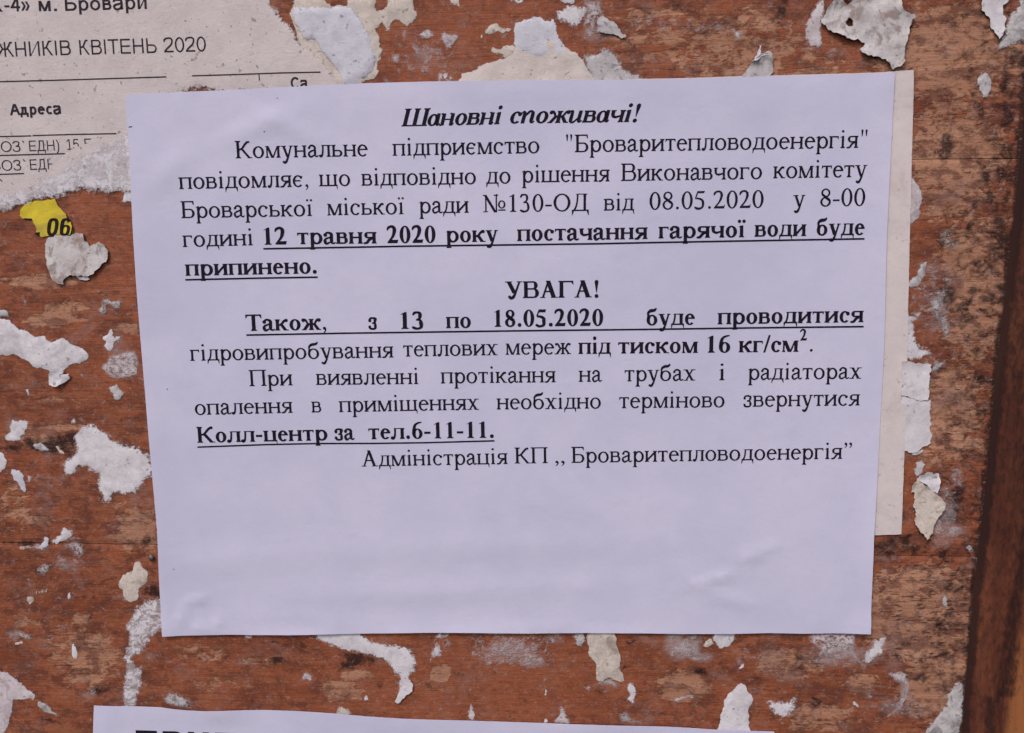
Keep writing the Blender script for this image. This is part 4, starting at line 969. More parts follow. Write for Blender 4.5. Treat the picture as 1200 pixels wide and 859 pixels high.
MAIN_OUT = [(148.5, 115.5), (151, 112.6), (158, 111.2), (200, 109.2), (260, 106.6), (300, 104.6), (370, 101.2), (430, 98.3), (500, 96.4), (560, 95.4), (620, 95.0), (700, 94.6), (760, 94.0), (800, 93.2), (860, 91.4), (930, 89.4), (1000, 87.4), (1046.5, 86),
            (1045.5, 120), (1043, 170), (1040.2, 225), (1038.5, 260), (1037, 300), (1036, 360), (1034.6, 410), (1032.6, 450), (1030, 500), (1027.6, 545), (1025, 590), (1022.6, 626), (1021, 670), (1019.4, 710), (1018, 740.6),
            (990, 740.6), (940, 741.2), (900, 740.2), (850, 741.2), (800, 741.4), (750, 740.4), (690, 740.0), (620, 740.8), (560, 739.8), (500, 739.6), (470, 740.2), (420, 741.0), (360, 742.0), (300, 742.6), (270, 742.3), (240, 743.1), (192.5, 743.8),
            (190.6, 720), (188.4, 680), (185.4, 620), (181, 570), (176.6, 520), (172, 460), (167, 400), (162, 340), (158, 280), (156, 240), (154.6, 200), (152.5, 165), (150, 140)]
notice = empty('notice', (P(600, 743)[0], 0, P(600, 743)[1])); tag(notice, 'large white printed notice in the middle of the board, hot water shutoff text', 'notice')
sheet('paper_sheet', MAIN_OUT, H_MAIN, M_SHEET, notice, grid=.0016, step=.0008)
EM = 30.1 * math.hypot(P(700, 245)[0] - P(699, 245)[0], P(700, 245)[1] - P(699, 245)[1])
LINES = [
 [('Шановні', 470, 589.4, 148.0, 145.2, 'bi'), ('споживачі!', 597.8, 751.3, 144.6, 142.5, 'bi')],
 [('Комунальне', 275.8, 431, 185.4, 182.8, ''), ('підприємство', 460, 632.1, 182.4, 179.2, ''), ('"Броваритепловодоенергія"', 663.4, 1016.4, 178.4, 172.9, '')],
 [('повідомляє,', 209.8, 361, 221.5, 218.6, ''), ('що', 373.8, 410.2, 218.2, 217.6, ''), ('відповідно', 423.3, 557.7, 217.4, 215.6, ''), ('до', 569.8, 598.3, 215.2, 214.8, ''), ('рішення', 611.4, 714.6, 213.8, 212.4, ''), ('Виконавчого', 727.8, 893.2, 212.0, 209.5, ''), ('комітету', 906.3, 1016.2, 208.8, 207.2, '')],
 [('Броварської', 212.1, 366.1, 255.6, 253.0, ''), ('міської', 383.2, 473.5, 252.3, 250.8, ''), ('ради', 491, 549.3, 249.9, 249.2, ''), ('№130-ОД', 565.9, 690, 248.6, 247.0, ''), ('від', 707.5, 743.2, 246.7, 246.3, ''), ('08.05.2020', 761.2, 895, 245.6, 243.2, ''), ('у', 929.6, 943.8, 242.4, 242.2, ''), ('8-00', 961.4, 1014, 241.8, 241.0, '')],
 [('годині', 214, 295.9, 289.4, 287.4, ''), ('12', 309.2, 335.8, 286.8, 286.4, 'b'), ('травня', 348.2, 441.2, 286.2, 285.2, 'b'), ('2020', 453.2, 510.4, 285.0, 284.3, 'b'), ('року', 522.7, 583.6, 284.0, 283.1, 'b'), ('постачання', 606, 759, 282.5, 280.0, 'b'), ('гарячої', 771.7, 873.8, 279.4, 277.9, 'b'), ('води', 884.4, 945, 277.4, 276.5, 'b'), ('буде', 957.2, 1013.4, 276.0, 275.3, 'b')],
 [('припинено.', 217, 371, 323.2, 320.4, 'b')],
 [('УВАГА!', 592, 701.4, 349.6, 348.4, 'b')],
 [('Також,', 288, 382.2, 388.0, 386.5, 'b'), ('з', 431.5, 441.7, 385.8, 385.7, 'b'), ('13', 469.5, 495.9, 385.6, 385.3, 'b'), ('по', 522.7, 551.8, 384.7, 384.3, 'b'), ('18.05.2020', 579.2, 706.9, 383.1, 381.8, 'b'), ('буде', 757.7, 814.3, 381.4, 380.6, 'b'), ('проводитися', 841, 1012.2, 380.2, 377.6, 'b')],
 [('гідровипробування', 222.9, 461, 422.9, 419.0, ''), ('теплових', 472.6, 583.3, 418.0, 416.2, ''), ('мереж', 592.5, 669.2, 415.8, 415.0, ''), ('під', 677.9, 715.9, 414.9, 414.6, 'b'), ('тиском', 724.5, 818, 414.4, 413.6, 'b'), ('16', 828.8, 855.8, 413.4, 413.2, 'b'), ('кг/см', 865.7, 935.9, 413.0, 412.4, 'b'), ('2', 937.8, 946.0, 399.2, 399.0, 's'), ('.', 949.4, 952.7, 412.0, 411.9, '')],
 [('При', 292.2, 342.8, 452.7, 451.6, ''), ('виявленні', 370.3, 490, 451.2, 450.2, ''), ('протікання', 516.6, 651.2, 449.5, 448.0, ''), ('на', 678.3, 705.7, 447.6, 447.3, ''), ('трубах', 732, 814.9, 447.0, 446.0, ''), ('і', 842.8, 849.3, 445.7, 445.6, ''), ('радіаторах', 876.7, 1009.8, 445.3, 443.9, '')],
 [('опалення', 228.5, 342.9, 486.4, 483.8, ''), ('в', 365, 376.4, 483.5, 483.4, ''), ('приміщеннях', 397.2, 561.2, 483.2, 480.2, ''), ('необхідно', 582, 704.2, 480.0, 478.8, ''), ('терміново', 725.7, 849.2, 478.5, 477.4, ''), ('звернутися', 871.3, 1008, 477.0, 475.3, '')],
 [('Колл-центр', 231, 383.8, 519.0, 516.2, 'b'), ('за', 392, 415.6, 515.8, 515.4, 'b'), ('тел.6-11-11.', 431.7, 578.7, 515.0, 513.2, 'b')],
 [('Адміністрація', 423.5, 594.9, 547.0, 544.0, ''), ('КП', 603.2, 641.9, 543.5, 543.0, ''), ('„', 650.8, 661.7, 542.9, 542.7, ''), ('Броваритепловодоенергія”', 669.7, 998.6, 542.7, 537.8, '')],
]
for ln in LINES:
    out = []
    for text, xa, xb, ya, yb, st in ln:
        pl, a, b = word(text, st.startswith('b') or st == 's', 'i' in st)
        out += lay(pl, a, b, P(xa, ya, .001), P(xb, yb, .001), EM * (.66 if st == 's' else 1.0))
    ink_mesh('text_line', out, H_MAIN, M_INK, notice)
for pts, w in (([(308.2, 291.5), (400, 289.9), (480, 288.4), (600, 286.9), (700, 285.6), (760, 284.3), (870, 282.3), (1013.4, 279.8)], 2.0), ([(216.8, 327.9), (300, 326.0), (372, 324.8)], 2.0), ([(288.4, 392.7), (400, 390.6), (480, 389.5), (600, 387.8), (760, 386.0), (880, 384.3), (1012.6, 382.8)], 2.0), ([(231, 524.1), (310, 521.2), (370, 519.9), (440, 519.8), (500, 519.0), (579.4, 516.8)], 1.9)):
    ink_mesh('underline', rule([P(x, y, .001) for x, y in pts], w * .000243), H_MAIN, M_INK, notice)
for xa, ya, xb, yb, w in ((150.5, 148.8, 154.3, 148.2, .26), (195.5, 456.2, 196.6, 456.0, .32), (202.6, 667.6, 203.6, 667.6, .3), (324, 114.8, 325.2, 114.6, .22), (309, 154.4, 310.4, 154.2, .26)):
    ink_mesh('printed_speck', rule([P(xa, ya, .001), P(xb, yb, .001)], w * MM), H_MAIN, M_INK_GREY, notice)

# ------------------------------------------------------------------ the notice whose top edge shows at the bottom
h_low = bumps([(180, 835, 40, 20, 0, .12), (260, 833, 30, 14, 0, .45), (480, 845, 60, 14, 0, .2), (700, 850, 80, 14, 0, .4), (850, 855, 40, 10, 0, .3), (130, 840, 20, 30, 0, .3)])
def H_LOW(X, Z): return .7 * MM + h_low(X, Z)
LOW_OUT = [(111.8, 825.2), (130, 825.6), (165, 826.4), (188, 827.2), (205, 829.6), (222, 831.2), (240, 831.6), (270, 830.8), (310, 830.6), (350, 832), (390, 834.6), (430, 838), (470, 840.4), (520, 842.2), (600, 844.6), (650, 846), (720, 848), (780, 849.8), (830, 852.6), (870, 854.4), (906.5, 855.8), (907.5, 930), (108, 930)]
low = empty('lower_notice', (P(510, 925)[0], 0, P(510, 930)[1])); tag(low, 'white notice at the bottom of which only the top edge shows', 'notice')
low['label'] = 'second white notice low on the board, only its top strip and heavy black letters showing'
sheet('paper_sheet', LOW_OUT, H_LOW, M_SHEET, low, grid=.0016, step=.0008)
slines([('ПРИПИНЕНО', 161.6, 877.8, 440, 886.7)], 38.5, 165, mat=M_INK, h=H_LOW, parent=low)

# ------------------------------------------------------------------ yellow label with part of a date
def H_YEL(X, Z): return .45 * MM + .35 * MM * vnoise(np.atleast_1d(X), np.atleast_1d(Z), 190, 2.5, 3, .9)
yel = empty('yellow_label', (P(55, 278)[0], 0, P(55, 279)[1])); tag(yel, 'torn yellow paper label printed 06 below the old list', 'label')
YO = [(170, 235), (180, 190), (215, 150), (250, 120), (330, 108), (440, 105), (470, 93), (492, 150), (530, 190), (557, 218), (566, 250), (600, 290), (615, 340), (622, 385), (560, 397), (480, 392), (410, 402), (350, 411), (338, 393), (298, 386), (312, 350), (292, 300), (255, 262), (190, 258)]
pw = densify(onboard('C1', YO), .0004, .00022, 8.1)
v_, f_, E_ = slab(pw, .0008, lambda X, Z, E: H_YEL(X, Z), .10 * MM)
mesh_obj('label_paper', v_, f_, M_YELLOW, yel)
def boxl(pts): return [onboard('C1', pts)]
def ringl(cx, cy, rx, ry, wx, wy, a0, a1):
    n = 24; o = []
    for i in range(n):
        t, s = math.radians(a0 + (a1 - a0) * i / n), math.radians(a0 + (a1 - a0) * (i + 1) / n)
        sq = lambda c: math.copysign(abs(c) ** .7, c)
        o.append(onboard('C1', [(cx + rx * sq(math.cos(t)), cy + ry * sq(math.sin(t))), (cx + rx * sq(math.cos(s)), cy + ry * sq(math.sin(s))), (cx + (rx - wx) * sq(math.cos(s)), cy + (ry - wy) * sq(math.sin(s))), (cx + (rx - wx) * sq(math.cos(t)), cy + (ry - wy) * sq(math.sin(t)))]))
    return o
ink = ringl(446, 324, 47, 74, 31, 22, 0, 360) + ringl(552, 350, 42, 44, 28, 16, 0, 360) + ringl(552, 312, 46, 62, 31, 20, 178, 330) + boxl([(506, 305), (537, 305), (538, 350), (507, 350)]) + boxl([(308, 370), (344, 367), (340, 392), (300, 386)]) + boxl([(185, 257), (200, 250), (262, 253), (286, 290), (268, 276), (240, 262)])
ink += boxl([(606, 300), (616, 335), (622, 384), (600, 388), (606, 350)])
lean = lambda q: (q[0] + (q[1] - P(60, 270)[1]) * .10, q[1] - .0002)
ink = [[lean(q) for q in poly_] for poly_ in ink]
ink_mesh('printed_figures', ink, H_YEL, M_INK_YELLOW, yel)

# ------------------------------------------------------------------ torn remnants, one by one
s = scrap
# top edge, left to right
s('T1', [(262, -20), (490, -20), (505, 20), (530, 42), (640, 42), (650, -20), (840, -20), (840, 30), (850, 80), (900, 65), (925, 40), (920, -20), (1112, -20), (1125, 95), (1120, 150), (1095, 180), (1060, 180), (990, 145), (965, 165), (955, 195), (935, 232), (895, 228), (915, 200), (890, 165), (850, 205), (872, 280), (880, 330), (920, 368), (872, 392), (882, 412), (858, 440), (868, 520), (840, 555), (780, 575), (700, 620), (500, 620), (400, 500), (300, 300), (240, 100)], 'large ragged cream patch behind the bluish paper at the top edge', 'cream', .25, .35, 1, .10, .35)
s('T1', [(238, 70), (262, 52), (500, 47), (652, 38), (690, 60), (722, 112), (762, 170), (800, 240), (832, 320), (842, 420), (822, 520), (762, 560), (700, 612), (610, 612), (570, 510), (520, 440), (440, 350), (420, 290), (345, 295), (310, 240), (268, 170)], 'smooth bluish white patch overlapping the right edge of the old torn list', 'blue', .60, .55, 1, .07, .12)
s('T1', [(1028, 195), (1072, 188), (1066, 280), (1018, 322), (1022, 250)], 'small grey violet flake right of the large cream patch', 'pink', .15, .5, .62, .04)
s('T1', [(935, 368), (1012, 368), (1028, 430), (990, 462), (945, 430)], 'square greyish flake below the large cream patch', 'pink', .15, .6, .66, .05)
s('T1', [(880, 503), (920, 538), (958, 592), (895, 592)], 'thin pinkish sliver touching the top of the big notice', 'pink', .12, .5, .6, .03)
s('T2', [(10, 240), (70, 238), (105, 190), (150, 213), (190, 248), (230, 232), (330, 235), (368, 258), (330, 298), (290, 320), (288, 352), (245, 355), (240, 310), (220, 278), (150, 255), (120, 280), (80, 275)], 'branching pinkish white scrap with a twisted tail on bare red wood', 'pink', .18, .35, .78, .08, .3)
s('T2', [(33, 292), (60, 278), (88, 305), (60, 332)], 'tiny pale dab under the branching pinkish scrap', 'white', .13, .5, .6, .03)
s('T2', [(160, 330), (200, 320), (215, 355), (185, 405), (165, 375)], 'small violet dab below the branching pinkish scrap', 'pink', .13, .5, .55, .03)
s('T2', [(200, 545), (228, 505), (280, 498), (332, 545), (305, 580), (200, 575)], 'fuzzy white dab sitting on the top edge of the big notice', 'white', .16, 1.1, .85, .04)
s('T2', [(262, -12), (362, -12), (356, 45), (310, 35)], 'grey white flap cut off by the top of the picture, left one of two', 'cream', .2, .3, .9, .06)
s('T2', [(710, -12), (812, -12), (800, 25), (765, 30), (718, 20)], 'white tuft cut off by the top of the picture above the stamp-like patch', 'white', .18, .4, .9, .06)
s('T2', [(410, 345), (440, 270), (510, 240), (525, 188), (560, 168), (612, 163), (662, 195), (720, 193), (712, 232), (640, 240), (530, 250), (520, 280), (470, 280), (440, 322)], 'arched pinkish cream strip left of the stamp-like patch', 'cream', .2, .4, .9, .08, .3)
s('T2', [(555, 355), (578, 325), (625, 342), (690, 310), (745, 320), (745, 382), (660, 410), (640, 385), (590, 378)], 'small cream scrap tucked between the arched strip and the pale sheet', 'cream', .2, .35, .88, .08, .3)
s('T2', [(340, 580), (370, 510), (470, 482), (488, 460), (600, 435), (660, 408), (735, 350), (735, 260), (1060, 262), (1092, 325), (1180, 378), (1232, 442), (1322, 560), (1345, 640), (330, 640)], 'wide pale beige remnant rising behind the top of the big notice', 'beige', .26, .25, 1, .05, .25)
s('T2', [(718, 205), (740, 168), (800, 138), (880, 114), (930, 130), (985, 148), (1000, 90), (1012, 110), (1022, 170), (1052, 250), (1048, 270), (1090, 325), (1130, 372), (1060, 400), (900, 402), (745, 372), (735, 300), (700, 275), (735, 250)], 'smooth lavender grey stamp-like patch on the pale beige remnant', 'blue', .44, .35, 1, .05, .18)
s('T3', [(205, 378), (330, 382), (400, 340), (470, 350), (512, 400), (545, 478), (580, 460), (602, 500), (680, 540), (724, 552), (700, 610), (330, 610), (270, 470)], 'mottled grey remnant right of the wide beige one', 'grey', .2, .6, .85, .07, .35)
s('T3', [(52, 112), (110, 48), (160, 34), (282, 34), (302, 70), (250, 160), (190, 192), (130, 162), (75, 152)], 'white puff with a dark crack above it near the top edge', 'white', .32, .7, 1, .10, .25, curl=.3)
s('T3', [(82, -14), (200, -14), (214, 20), (180, 30), (92, 20)], 'small white flap above the dark crack at the top of the picture', 'white', .3, .2, 1, .06, .2, curl=.3)
s('T3', [(228, -14), (402, -14), (396, 60), (442, 140), (370, 150), (330, 270), (312, 286), (296, 270), (270, 210), (238, 178), (288, 80)], 'pinkish film running down from the top edge beside the white puff', 'pink', .14, .6, .62, .05, .3)
s('T3', [(368, 142), (400, 118), (470, 160), (512, 205), (560, 256), (530, 272), (440, 242), (382, 232), (348, 242)], 'pointed grey flap with a lifted shadowed edge near the top', 'grey', .40, 0, 1, .10, .2, curl=.5)
s('T3', [(960, 180), (1000, 168), (1040, 200), (1100, 168), (1162, 190), (1150, 232), (1080, 232), (1020, 205)], 'faint greyish film on tan wood above the middle of the notice', 'pink', .11, .7, .45, .02, .35)
s('T4', [(198, 190), (250, 198), (290, 215), (330, 200), (332, 240), (292, 252), (288, 292), (250, 292), (225, 250)], 'small white smear on tan wood above the curled flake', 'white', .13, .6, .66, .04, .35)
s('T4', [(298, 545), (330, 488), (360, 440), (402, 400), (440, 385), (492, 372), (512, 430), (506, 505), (480, 545)], 'curled grey brown flake on the top edge of the notice', 'grey', .3, 0, 1, .16, .3, curl=.5)
s('T4', [(358, 440), (395, 398), (408, 345), (415, 322), (427, 330), (418, 385), (490, 368), (484, 385), (420, 402), (395, 432)], 'white torn curl with a thin spike above the grey brown flake', 'white', .8, 0, 1, .06, .08, curl=.5)
s('T4', [(742, 160), (780, 90), (830, -14), (872, -14), (882, 80), (852, 160), (852, 260), (872, 320), (830, 336), (770, 326), (728, 270)], 'mauve grey film left of the thick crust at the top', 'pink', .16, .4, .86, .06, .35)
s('S', [(961, 28), (964, 20), (970, 9), (986, -5), (1053, -5), (1053, 4), (1054.5, 13), (1061, 17), (1070, 20), (1066, 28), (1062, 40), (1058.5, 57), (1057, 72), (1053, 78), (1045, 82.5), (1042, 78), (1039, 75), (1035, 72), (1025, 68), (1015, 67), (1007.5, 59.5), (1012, 53), (1003, 46), (996, 48), (986, 44), (978, 39.5), (970, 36)], 'thick wrinkled dirty white crust hanging from the top edge at right', 'dirty', .75, 0, 1, .38, .4, thick=.3, curl=.5, holes=([(989, 28), (993, 22), (998, 25), (998.5, 31), (993, 32.5)], [(985, 3), (990, 1), (998, 2), (992, 7)]))
s('T5', [(888, -14), (1112, -14), (1080, 14), (1045, 40), (1045, 110), (1062, 150), (1056, 222), (1020, 278), (960, 200), (940, 130), (905, 60)], 'smooth white tongue of paper in the top right corner', 'white', .5, 0, 1, .06, .15, curl=.4)
s('T5', [(1010, 320), (1028, 275), (1062, 230), (1072, 150), (1130, 80), (1168, -14), (1235, -14), (1235, 290), (1130, 312), (1060, 352), (1028, 346)], 'speckled grey crumbly crust at the far top right corner', 'grey', .35, .5, .95, .22, .35)
s('T5', [(868, 562), (898, 512), (950, 505), (972, 560), (966, 645), (940, 700), (905, 690), (880, 620)], 'small grey white lump on tan wood right of the beige sheet', 'grey', .45, .2, 1, .22, .25, curl=.2)
s('T5', [(415, 350), (470, 340), (520, 350), (500, 385), (430, 390)], 'faint grey film just above the beige sheet corner', 'pink', .11, .7, .45, .02)
# right side, downwards
s('R1', [(150, 598), (215, 610), (250, 680), (259, 740), (237, 820), (190, 872), (150, 872)], 'oval wrinkled white piece peeping from behind the beige sheet', 'pink', .3, .12, 1, .16, .12)
s('R2', [(338, 112), (400, 68), (442, 98), (500, 200), (450, 242), (390, 222), (350, 162)], 'dusty grey smear high on the wood right of the beige sheet', 'grey', .18, .9, .52, .12, .35)
s('R2', [(150, 440), (165, 400), (210, 370), (245, 312), (262, 248), (282, 300), (276, 370), (240, 432), (200, 442)], 'narrow pale spike leaning against the beige sheet', 'grey', .2, .3, .92, .10, .25)
s('R2', [(285, 530), (330, 478), (382, 468), (392, 520), (372, 590), (402, 600), (424, 650), (444, 742), (390, 748), (358, 690), (345, 640), (318, 610)], 'ragged whitish streak running down the dark stained wood', 'grey', .16, .8, .68, .10, .4)
s('R2', [(140, 598), (250, 578), (242, 620), (204, 642), (206, 700), (240, 780), (302, 795), (334, 868), (140, 872)], 'torn white tatter beside the beige sheet above the folded strip', 'white', .2, .5, .85, .10, .35)
s('R3', [(130, 62), (305, 84), (306, 120), (295, 200), (282, 300), (240, 296), (130, 268)], 'upper half of the folded white strip behind the beige sheet', 'white', .48, 0, 1, .05, .08, curl=.3)
s('R3', [(130, 278), (200, 292), (240, 304), (300, 296), (301, 548), (252, 575), (226, 600), (180, 602), (130, 592)], 'lower half of the folded white strip behind the beige sheet', 'white', .34, 0, 1, .09, .12)
s('R3', [(300, 152), (308, 108), (330, 70), (392, 58), (382, 95), (342, 122)], 'grey fluff at the right of the folded white strip', 'grey', .2, .6, .75, .08, .3)
s('R3', [(180, 606), (262, 590), (255, 612), (200, 626)], 'narrow torn white edge under the folded strip', 'white', .35, .1, 1, .06, .2)
s('R3', [(214, 662), (250, 640), (276, 680), (252, 732), (215, 762), (203, 720)], 'small grey tatter above the diamond shaped scrap', 'grey', .3, .3, .95, .12, .25)
s('R4', [(378, 92), (395, 40), (440, -22), (470, 40), (510, 70), (555, 102), (606, 166), (600, 192), (540, 312), (520, 372), (490, 406), (455, 362), (404, 306), (410, 222), (395, 150), (402, 102)], 'cream diamond shaped scrap pointing down right of the beige sheet', 'yellowish', .42, 0, 1, .14, .25, thick=.2, curl=.3)
s('R4', [(424, 10), (442, -26), (482, -44), (562, -36), (564, 60), (556, 100), (505, 62), (462, 36)], 'white folded flap over the top of the diamond shaped scrap', 'white', .75, 0, 1, .12, .15, curl=.4)
s('R4', [(735, 470), (765, 440), (796, 448), (806, 490), (780, 502)], 'small grey speck of pulp above the lower plank joint', 'grey', .2, .4, .7, .08)
s('R5', [(558, 10), (575, -15), (597, -8), (597, 50), (580, 72), (563, 40)], 'tiny pale chip on the wood right of the notice corner', 'grey', .2, .2, .95, .06)
s('R5', [(70, 385), (90, 340), (130, 270), (178, 236), (212, 240), (206, 300), (180, 350), (140, 388), (92, 408)], 'slanted white dab below the bottom right corner of the notice', 'white', .16, .7, .92, .05, .2)
s('R5', [(168, 470), (220, 463), (342, 468), (358, 540), (357, 622), (322, 692), (262, 742), (180, 792), (200, 742), (262, 700), (292, 632), (302, 560), (230, 502)], 'hook shaped pinkish grey remnant right of the bottom', 'pink', .14, .7, .7, .06, .45)
s('R5', [(425, 875), (530, 740), (590, 660), (578, 620), (640, 540), (697, 498), (692, 640), (684, 875)], 'crumbly grey wedge against the dark post at lower right', 'grey', .3, .4, .92, .18, .4)
s('R5', [(68, 612), (110, 600), (152, 630), (110, 648)], 'short whitish smear inside the hook shaped remnant', 'pink', .12, .6, .6, .03)
# bottom edge, right to left
s('B4', [(1158, 235), (1175, 180), (1216, 150), (1212, 245), (1180, 262)], 'small white tuft under the right end of the big notice', 'white', .16, .6, .8, .05)
s('B4', [(798, 50), (1112, 50), (1112, 160), (1085, 242), (1030, 192), (960, 205), (905, 245), (862, 165), (800, 120)], 'pinkish mottled remnant hanging under the notice near its right corner', 'pink', .15, .7, .66, .07, .5)
s('B4', [(188, 110), (200, 48), (336, 48), (332, 110), (300, 152), (250, 172), (210, 142)], 'lumpy white scrap under the lower edge of the notice at right', 'white', .25, .3, 1, .12, .25)
s('B4', [(120, 152), (150, 110), (185, 92), (205, 132), (160, 156)], 'yellowish chip left of the lumpy white scrap', 'yellowish', .22, .3, .9, .06)
s('B4', [(-40, 45), (110, 48), (160, 100), (120, 160), (130, 215), (60, 235), (-20, 215), (-60, 130)], 'dirty grey film under the notice left of the lumpy scrap', 'grey', .13, 1.0, .52, .05, .5)
s('B4', [(338, 300), (385, 253), (397, 265), (366, 304)], 'thin white nick below the lumpy white scrap', 'white', .14, .2, .8, .03)
s('B4', [(208, 720), (232, 620), (250, 560), (270, 480), (320, 420), (376, 370), (406, 388), (408, 430), (452, 482), (442, 520), (420, 560), (430, 620), (446, 720)], 'fin shaped white scrap rising behind the lower notice', 'white', .3, .12, 1, .06, .2)
s('B4', [(523, 478), (560, 490), (612, 502), (680, 492), (738, 463), (737, 500), (702, 562), (660, 602), (620, 610), (575, 582), (540, 532)], 'white crescent shaped scrap between the two notices at right', 'white', .16, .6, .92, .05, .15)
s('B4', [(1062, 500), (1095, 493), (1142, 542), (1120, 544)], 'small white nick right of the crescent', 'white', .13, .3, .8, .03)
s('B4', [(1162, 462), (1200, 438), (1220, 480), (1180, 486)], 'faint pale dab right of the crescent', 'pink', .12, .6, .6, .03)
s('B4', [(-30, 480), (0, 468), (60, 458), (112, 498), (90, 512), (40, 482), (-20, 500)], 'thin pale arc on the wood left of the fin shaped scrap', 'pink', .12, .5, .72, .03)
s('B3', [(1000, 522), (1050, 473), (1132, 453), (1182, 480), (1120, 484), (1060, 502)], 'curved pale thread above the right half of the lower notice', 'pink', .13, .4, .75, .03)
s('B3', [(468, 48), (656, 48), (672, 150), (697, 222), (692, 300), (717, 352), (715, 386), (670, 372), (620, 352), (560, 382), (543, 360), (538, 270), (498, 210), (483, 150)], 'yellowed strip hanging down under the middle of the notice', 'yellowish', .4, .1, 1, .14, .25, thick=.2, curl=.25)
s('B3', [(392, 52), (470, 52), (472, 110), (442, 154), (394, 142)], 'small grey remnant left of the yellowed strip', 'grey', .2, .5, .8, .08)
s('B3', [(525, 392), (555, 358), (640, 352), (705, 390), (652, 432), (640, 402)], 'thin grey remains below the yellowed strip', 'grey', .15, .6, .7, .06)
s('B3', [(738, 362), (782, 388), (799, 460), (772, 518), (728, 502), (745, 460), (728, 412)], 'white leaf shaped scrap right of the yellowed strip', 'white', .2, .4, .95, .08, .2)
s('B3', [(668, 560), (722, 556), (762, 600), (852, 630), (855, 655), (690, 645)], 'grey fluff on the top edge of the lower notice', 'grey', .15, .8, .68, .06, .4)
s('B3', [(243, 640), (300, 598), (308, 523), (337, 530), (352, 590), (374, 650)], 'pale triangle standing on the lower notice edge', 'pink', .16, .4, .82, .05, .2)
s('B3', [(208, 442), (215, 398), (231, 440), (215, 472)], 'upper white sliver above the lower notice', 'white', .14, .2, .9, .02)
s('B3', [(206, 640), (238, 640), (212, 575)], 'lower white sliver touching the lower notice', 'white', .14, .2, .9, .02)
s('B3', [(448, 405), (512, 403), (490, 442)], 'tiny pale fork shaped bit left of the yellowed strip tip', 'pink', .12, .4, .8, .02)
s('S', [(543, 738), (656, 738), (655, 792), (643, 789), (628, 786), (610, 780), (595, 777), (580, 779), (552, 777), (545, 757)], 'broad violet film of old glue under the middle of the notice', 'pink', .11, .7, .42, .03, .5)
s('S', [(360.5, 748.5), (367, 746.5), (373, 738), (418, 738), (435, 749.5), (455, 754), (479, 757), (485.5, 766), (489, 775), (487, 784), (481.5, 794), (484.5, 809), (478, 813), (470, 818), (467, 823), (464, 821), (466, 809), (466, 803), (453, 801.5), (465, 797), (468.5, 793), (460, 787), (455, 777), (437, 768.5), (420, 765), (400, 761.5), (391, 757.5), (378, 752)], 'long white torn strip bending down under the notice to the left of centre', 'white', .26, .45, 1, .06, .2)
s('S', [(464.2, 821.3), (467, 812), (473, 806.5), (481, 796), (484.5, 809), (479, 813), (470, 818), (466.5, 823)], 'bright folded white tip at the end of the long torn strip', 'white', .55, 0, 1, .03, .05)
s('B2', [(133, 466), (172, 458), (177, 495), (145, 502)], 'small pale square dab on red wood above the lower notice', 'white', .14, .4, .85, .03)
s('B2', [(553, 245), (575, 180), (600, 130), (606, 50), (692, 50), (702, 80), (650, 92), (622, 112), (652, 180), (640, 235), (600, 212), (572, 254)], 'white forked scrap under the notice left of the violet film', 'white', .18, .5, .8, .08, .3)
s('B2', [(650, 90), (705, 78), (722, 130), (690, 175), (645, 180), (625, 120)], 'pale violet film joined to the white forked scrap', 'pink', .11, .6, .5, .03, .4)
s('B2', [(803, 620), (812, 560), (822, 516), (842, 520), (857, 600), (852, 625)], 'narrow pale finger standing on the lower notice edge', 'pink', .15, .3, .85, .04)
s('B1', [(518, 70), (584, 70), (582, 106), (524, 108)], 'tiny grey flake under the lower edge of the notice at left', 'pink', .13, .4, .8, .03)
s('B1', [(882, 362), (905, 308), (942, 308), (957, 345), (966, 376), (920, 368)], 'small round pale dab on red wood between the notices', 'pink', .15, .5, .85, .06)
s('B1', [(5, 475), (60, 438), (110, 450), (152, 472), (182, 510), (218, 552), (100, 540), (25, 512)], 'brownish grey blister on the top edge of the lower notice at left', 'grey', .22, .6, .72, .14, .4)
s('B1', [(1108, 562), (1122, 540), (1152, 528), (1190, 545), (1235, 590), (1108, 590)], 'yellowish fleck on the top edge of the lower notice', 'yellowish', .14, .6, .75, .04)
# left side, upwards
s('L5', [(-30, 460), (40, 468), (100, 510), (170, 570), (247, 635), (230, 655), (150, 648), (92, 650), (80, 722), (50, 832), (20, 875), (-30, 875)], 'pinkish grey wedge at the lower left corner', 'pink', .22, .2, .9, .10, .3)
s('L5', [(225, 655), (247, 640), (330, 700), (397, 756), (332, 748), (252, 712)], 'tapering grey tip trailing right from the corner wedge', 'grey', .2, .3, .82, .10, .3)
s('L5', [(798, 170), (830, 100), (880, 40), (930, 8), (1040, -10), (1050, 60), (1050, 200), (1000, 225), (960, 262), (925, 312), (922, 352), (870, 372), (850, 382), (872, 442), (918, 398), (908, 520), (868, 700), (763, 700), (770, 560), (797, 480), (778, 370), (800, 310), (815, 280)], 'long ragged grey white strip between the left ends of the two notices', 'white', .30, .4, .97, .6, .10, .35)
s('L5', [(443, 300), (475, 288), (492, 340), (487, 388), (465, 372)], 'small white seed shaped chip low on the left', 'white', .22, .1, 1, .05)
s('L5', [(168, -5), (218, -5), (218, 30), (182, 58)], 'small cream chip with a pointed foot at lower left', 'yellowish', .2, .2, 1, .05)
s('L5', [(55, 240), (120, 213), (192, 230), (218, 286), (160, 262), (100, 247)], 'greyish lifted flake near the left edge low down', 'grey', .18, .5, .75, .08, .35)
s('L5', [(88, 285), (152, 273), (152, 297), (100, 302)], 'short tan splinter under the greyish lifted flake', 'yellowish', .15, .2, .85, .03)
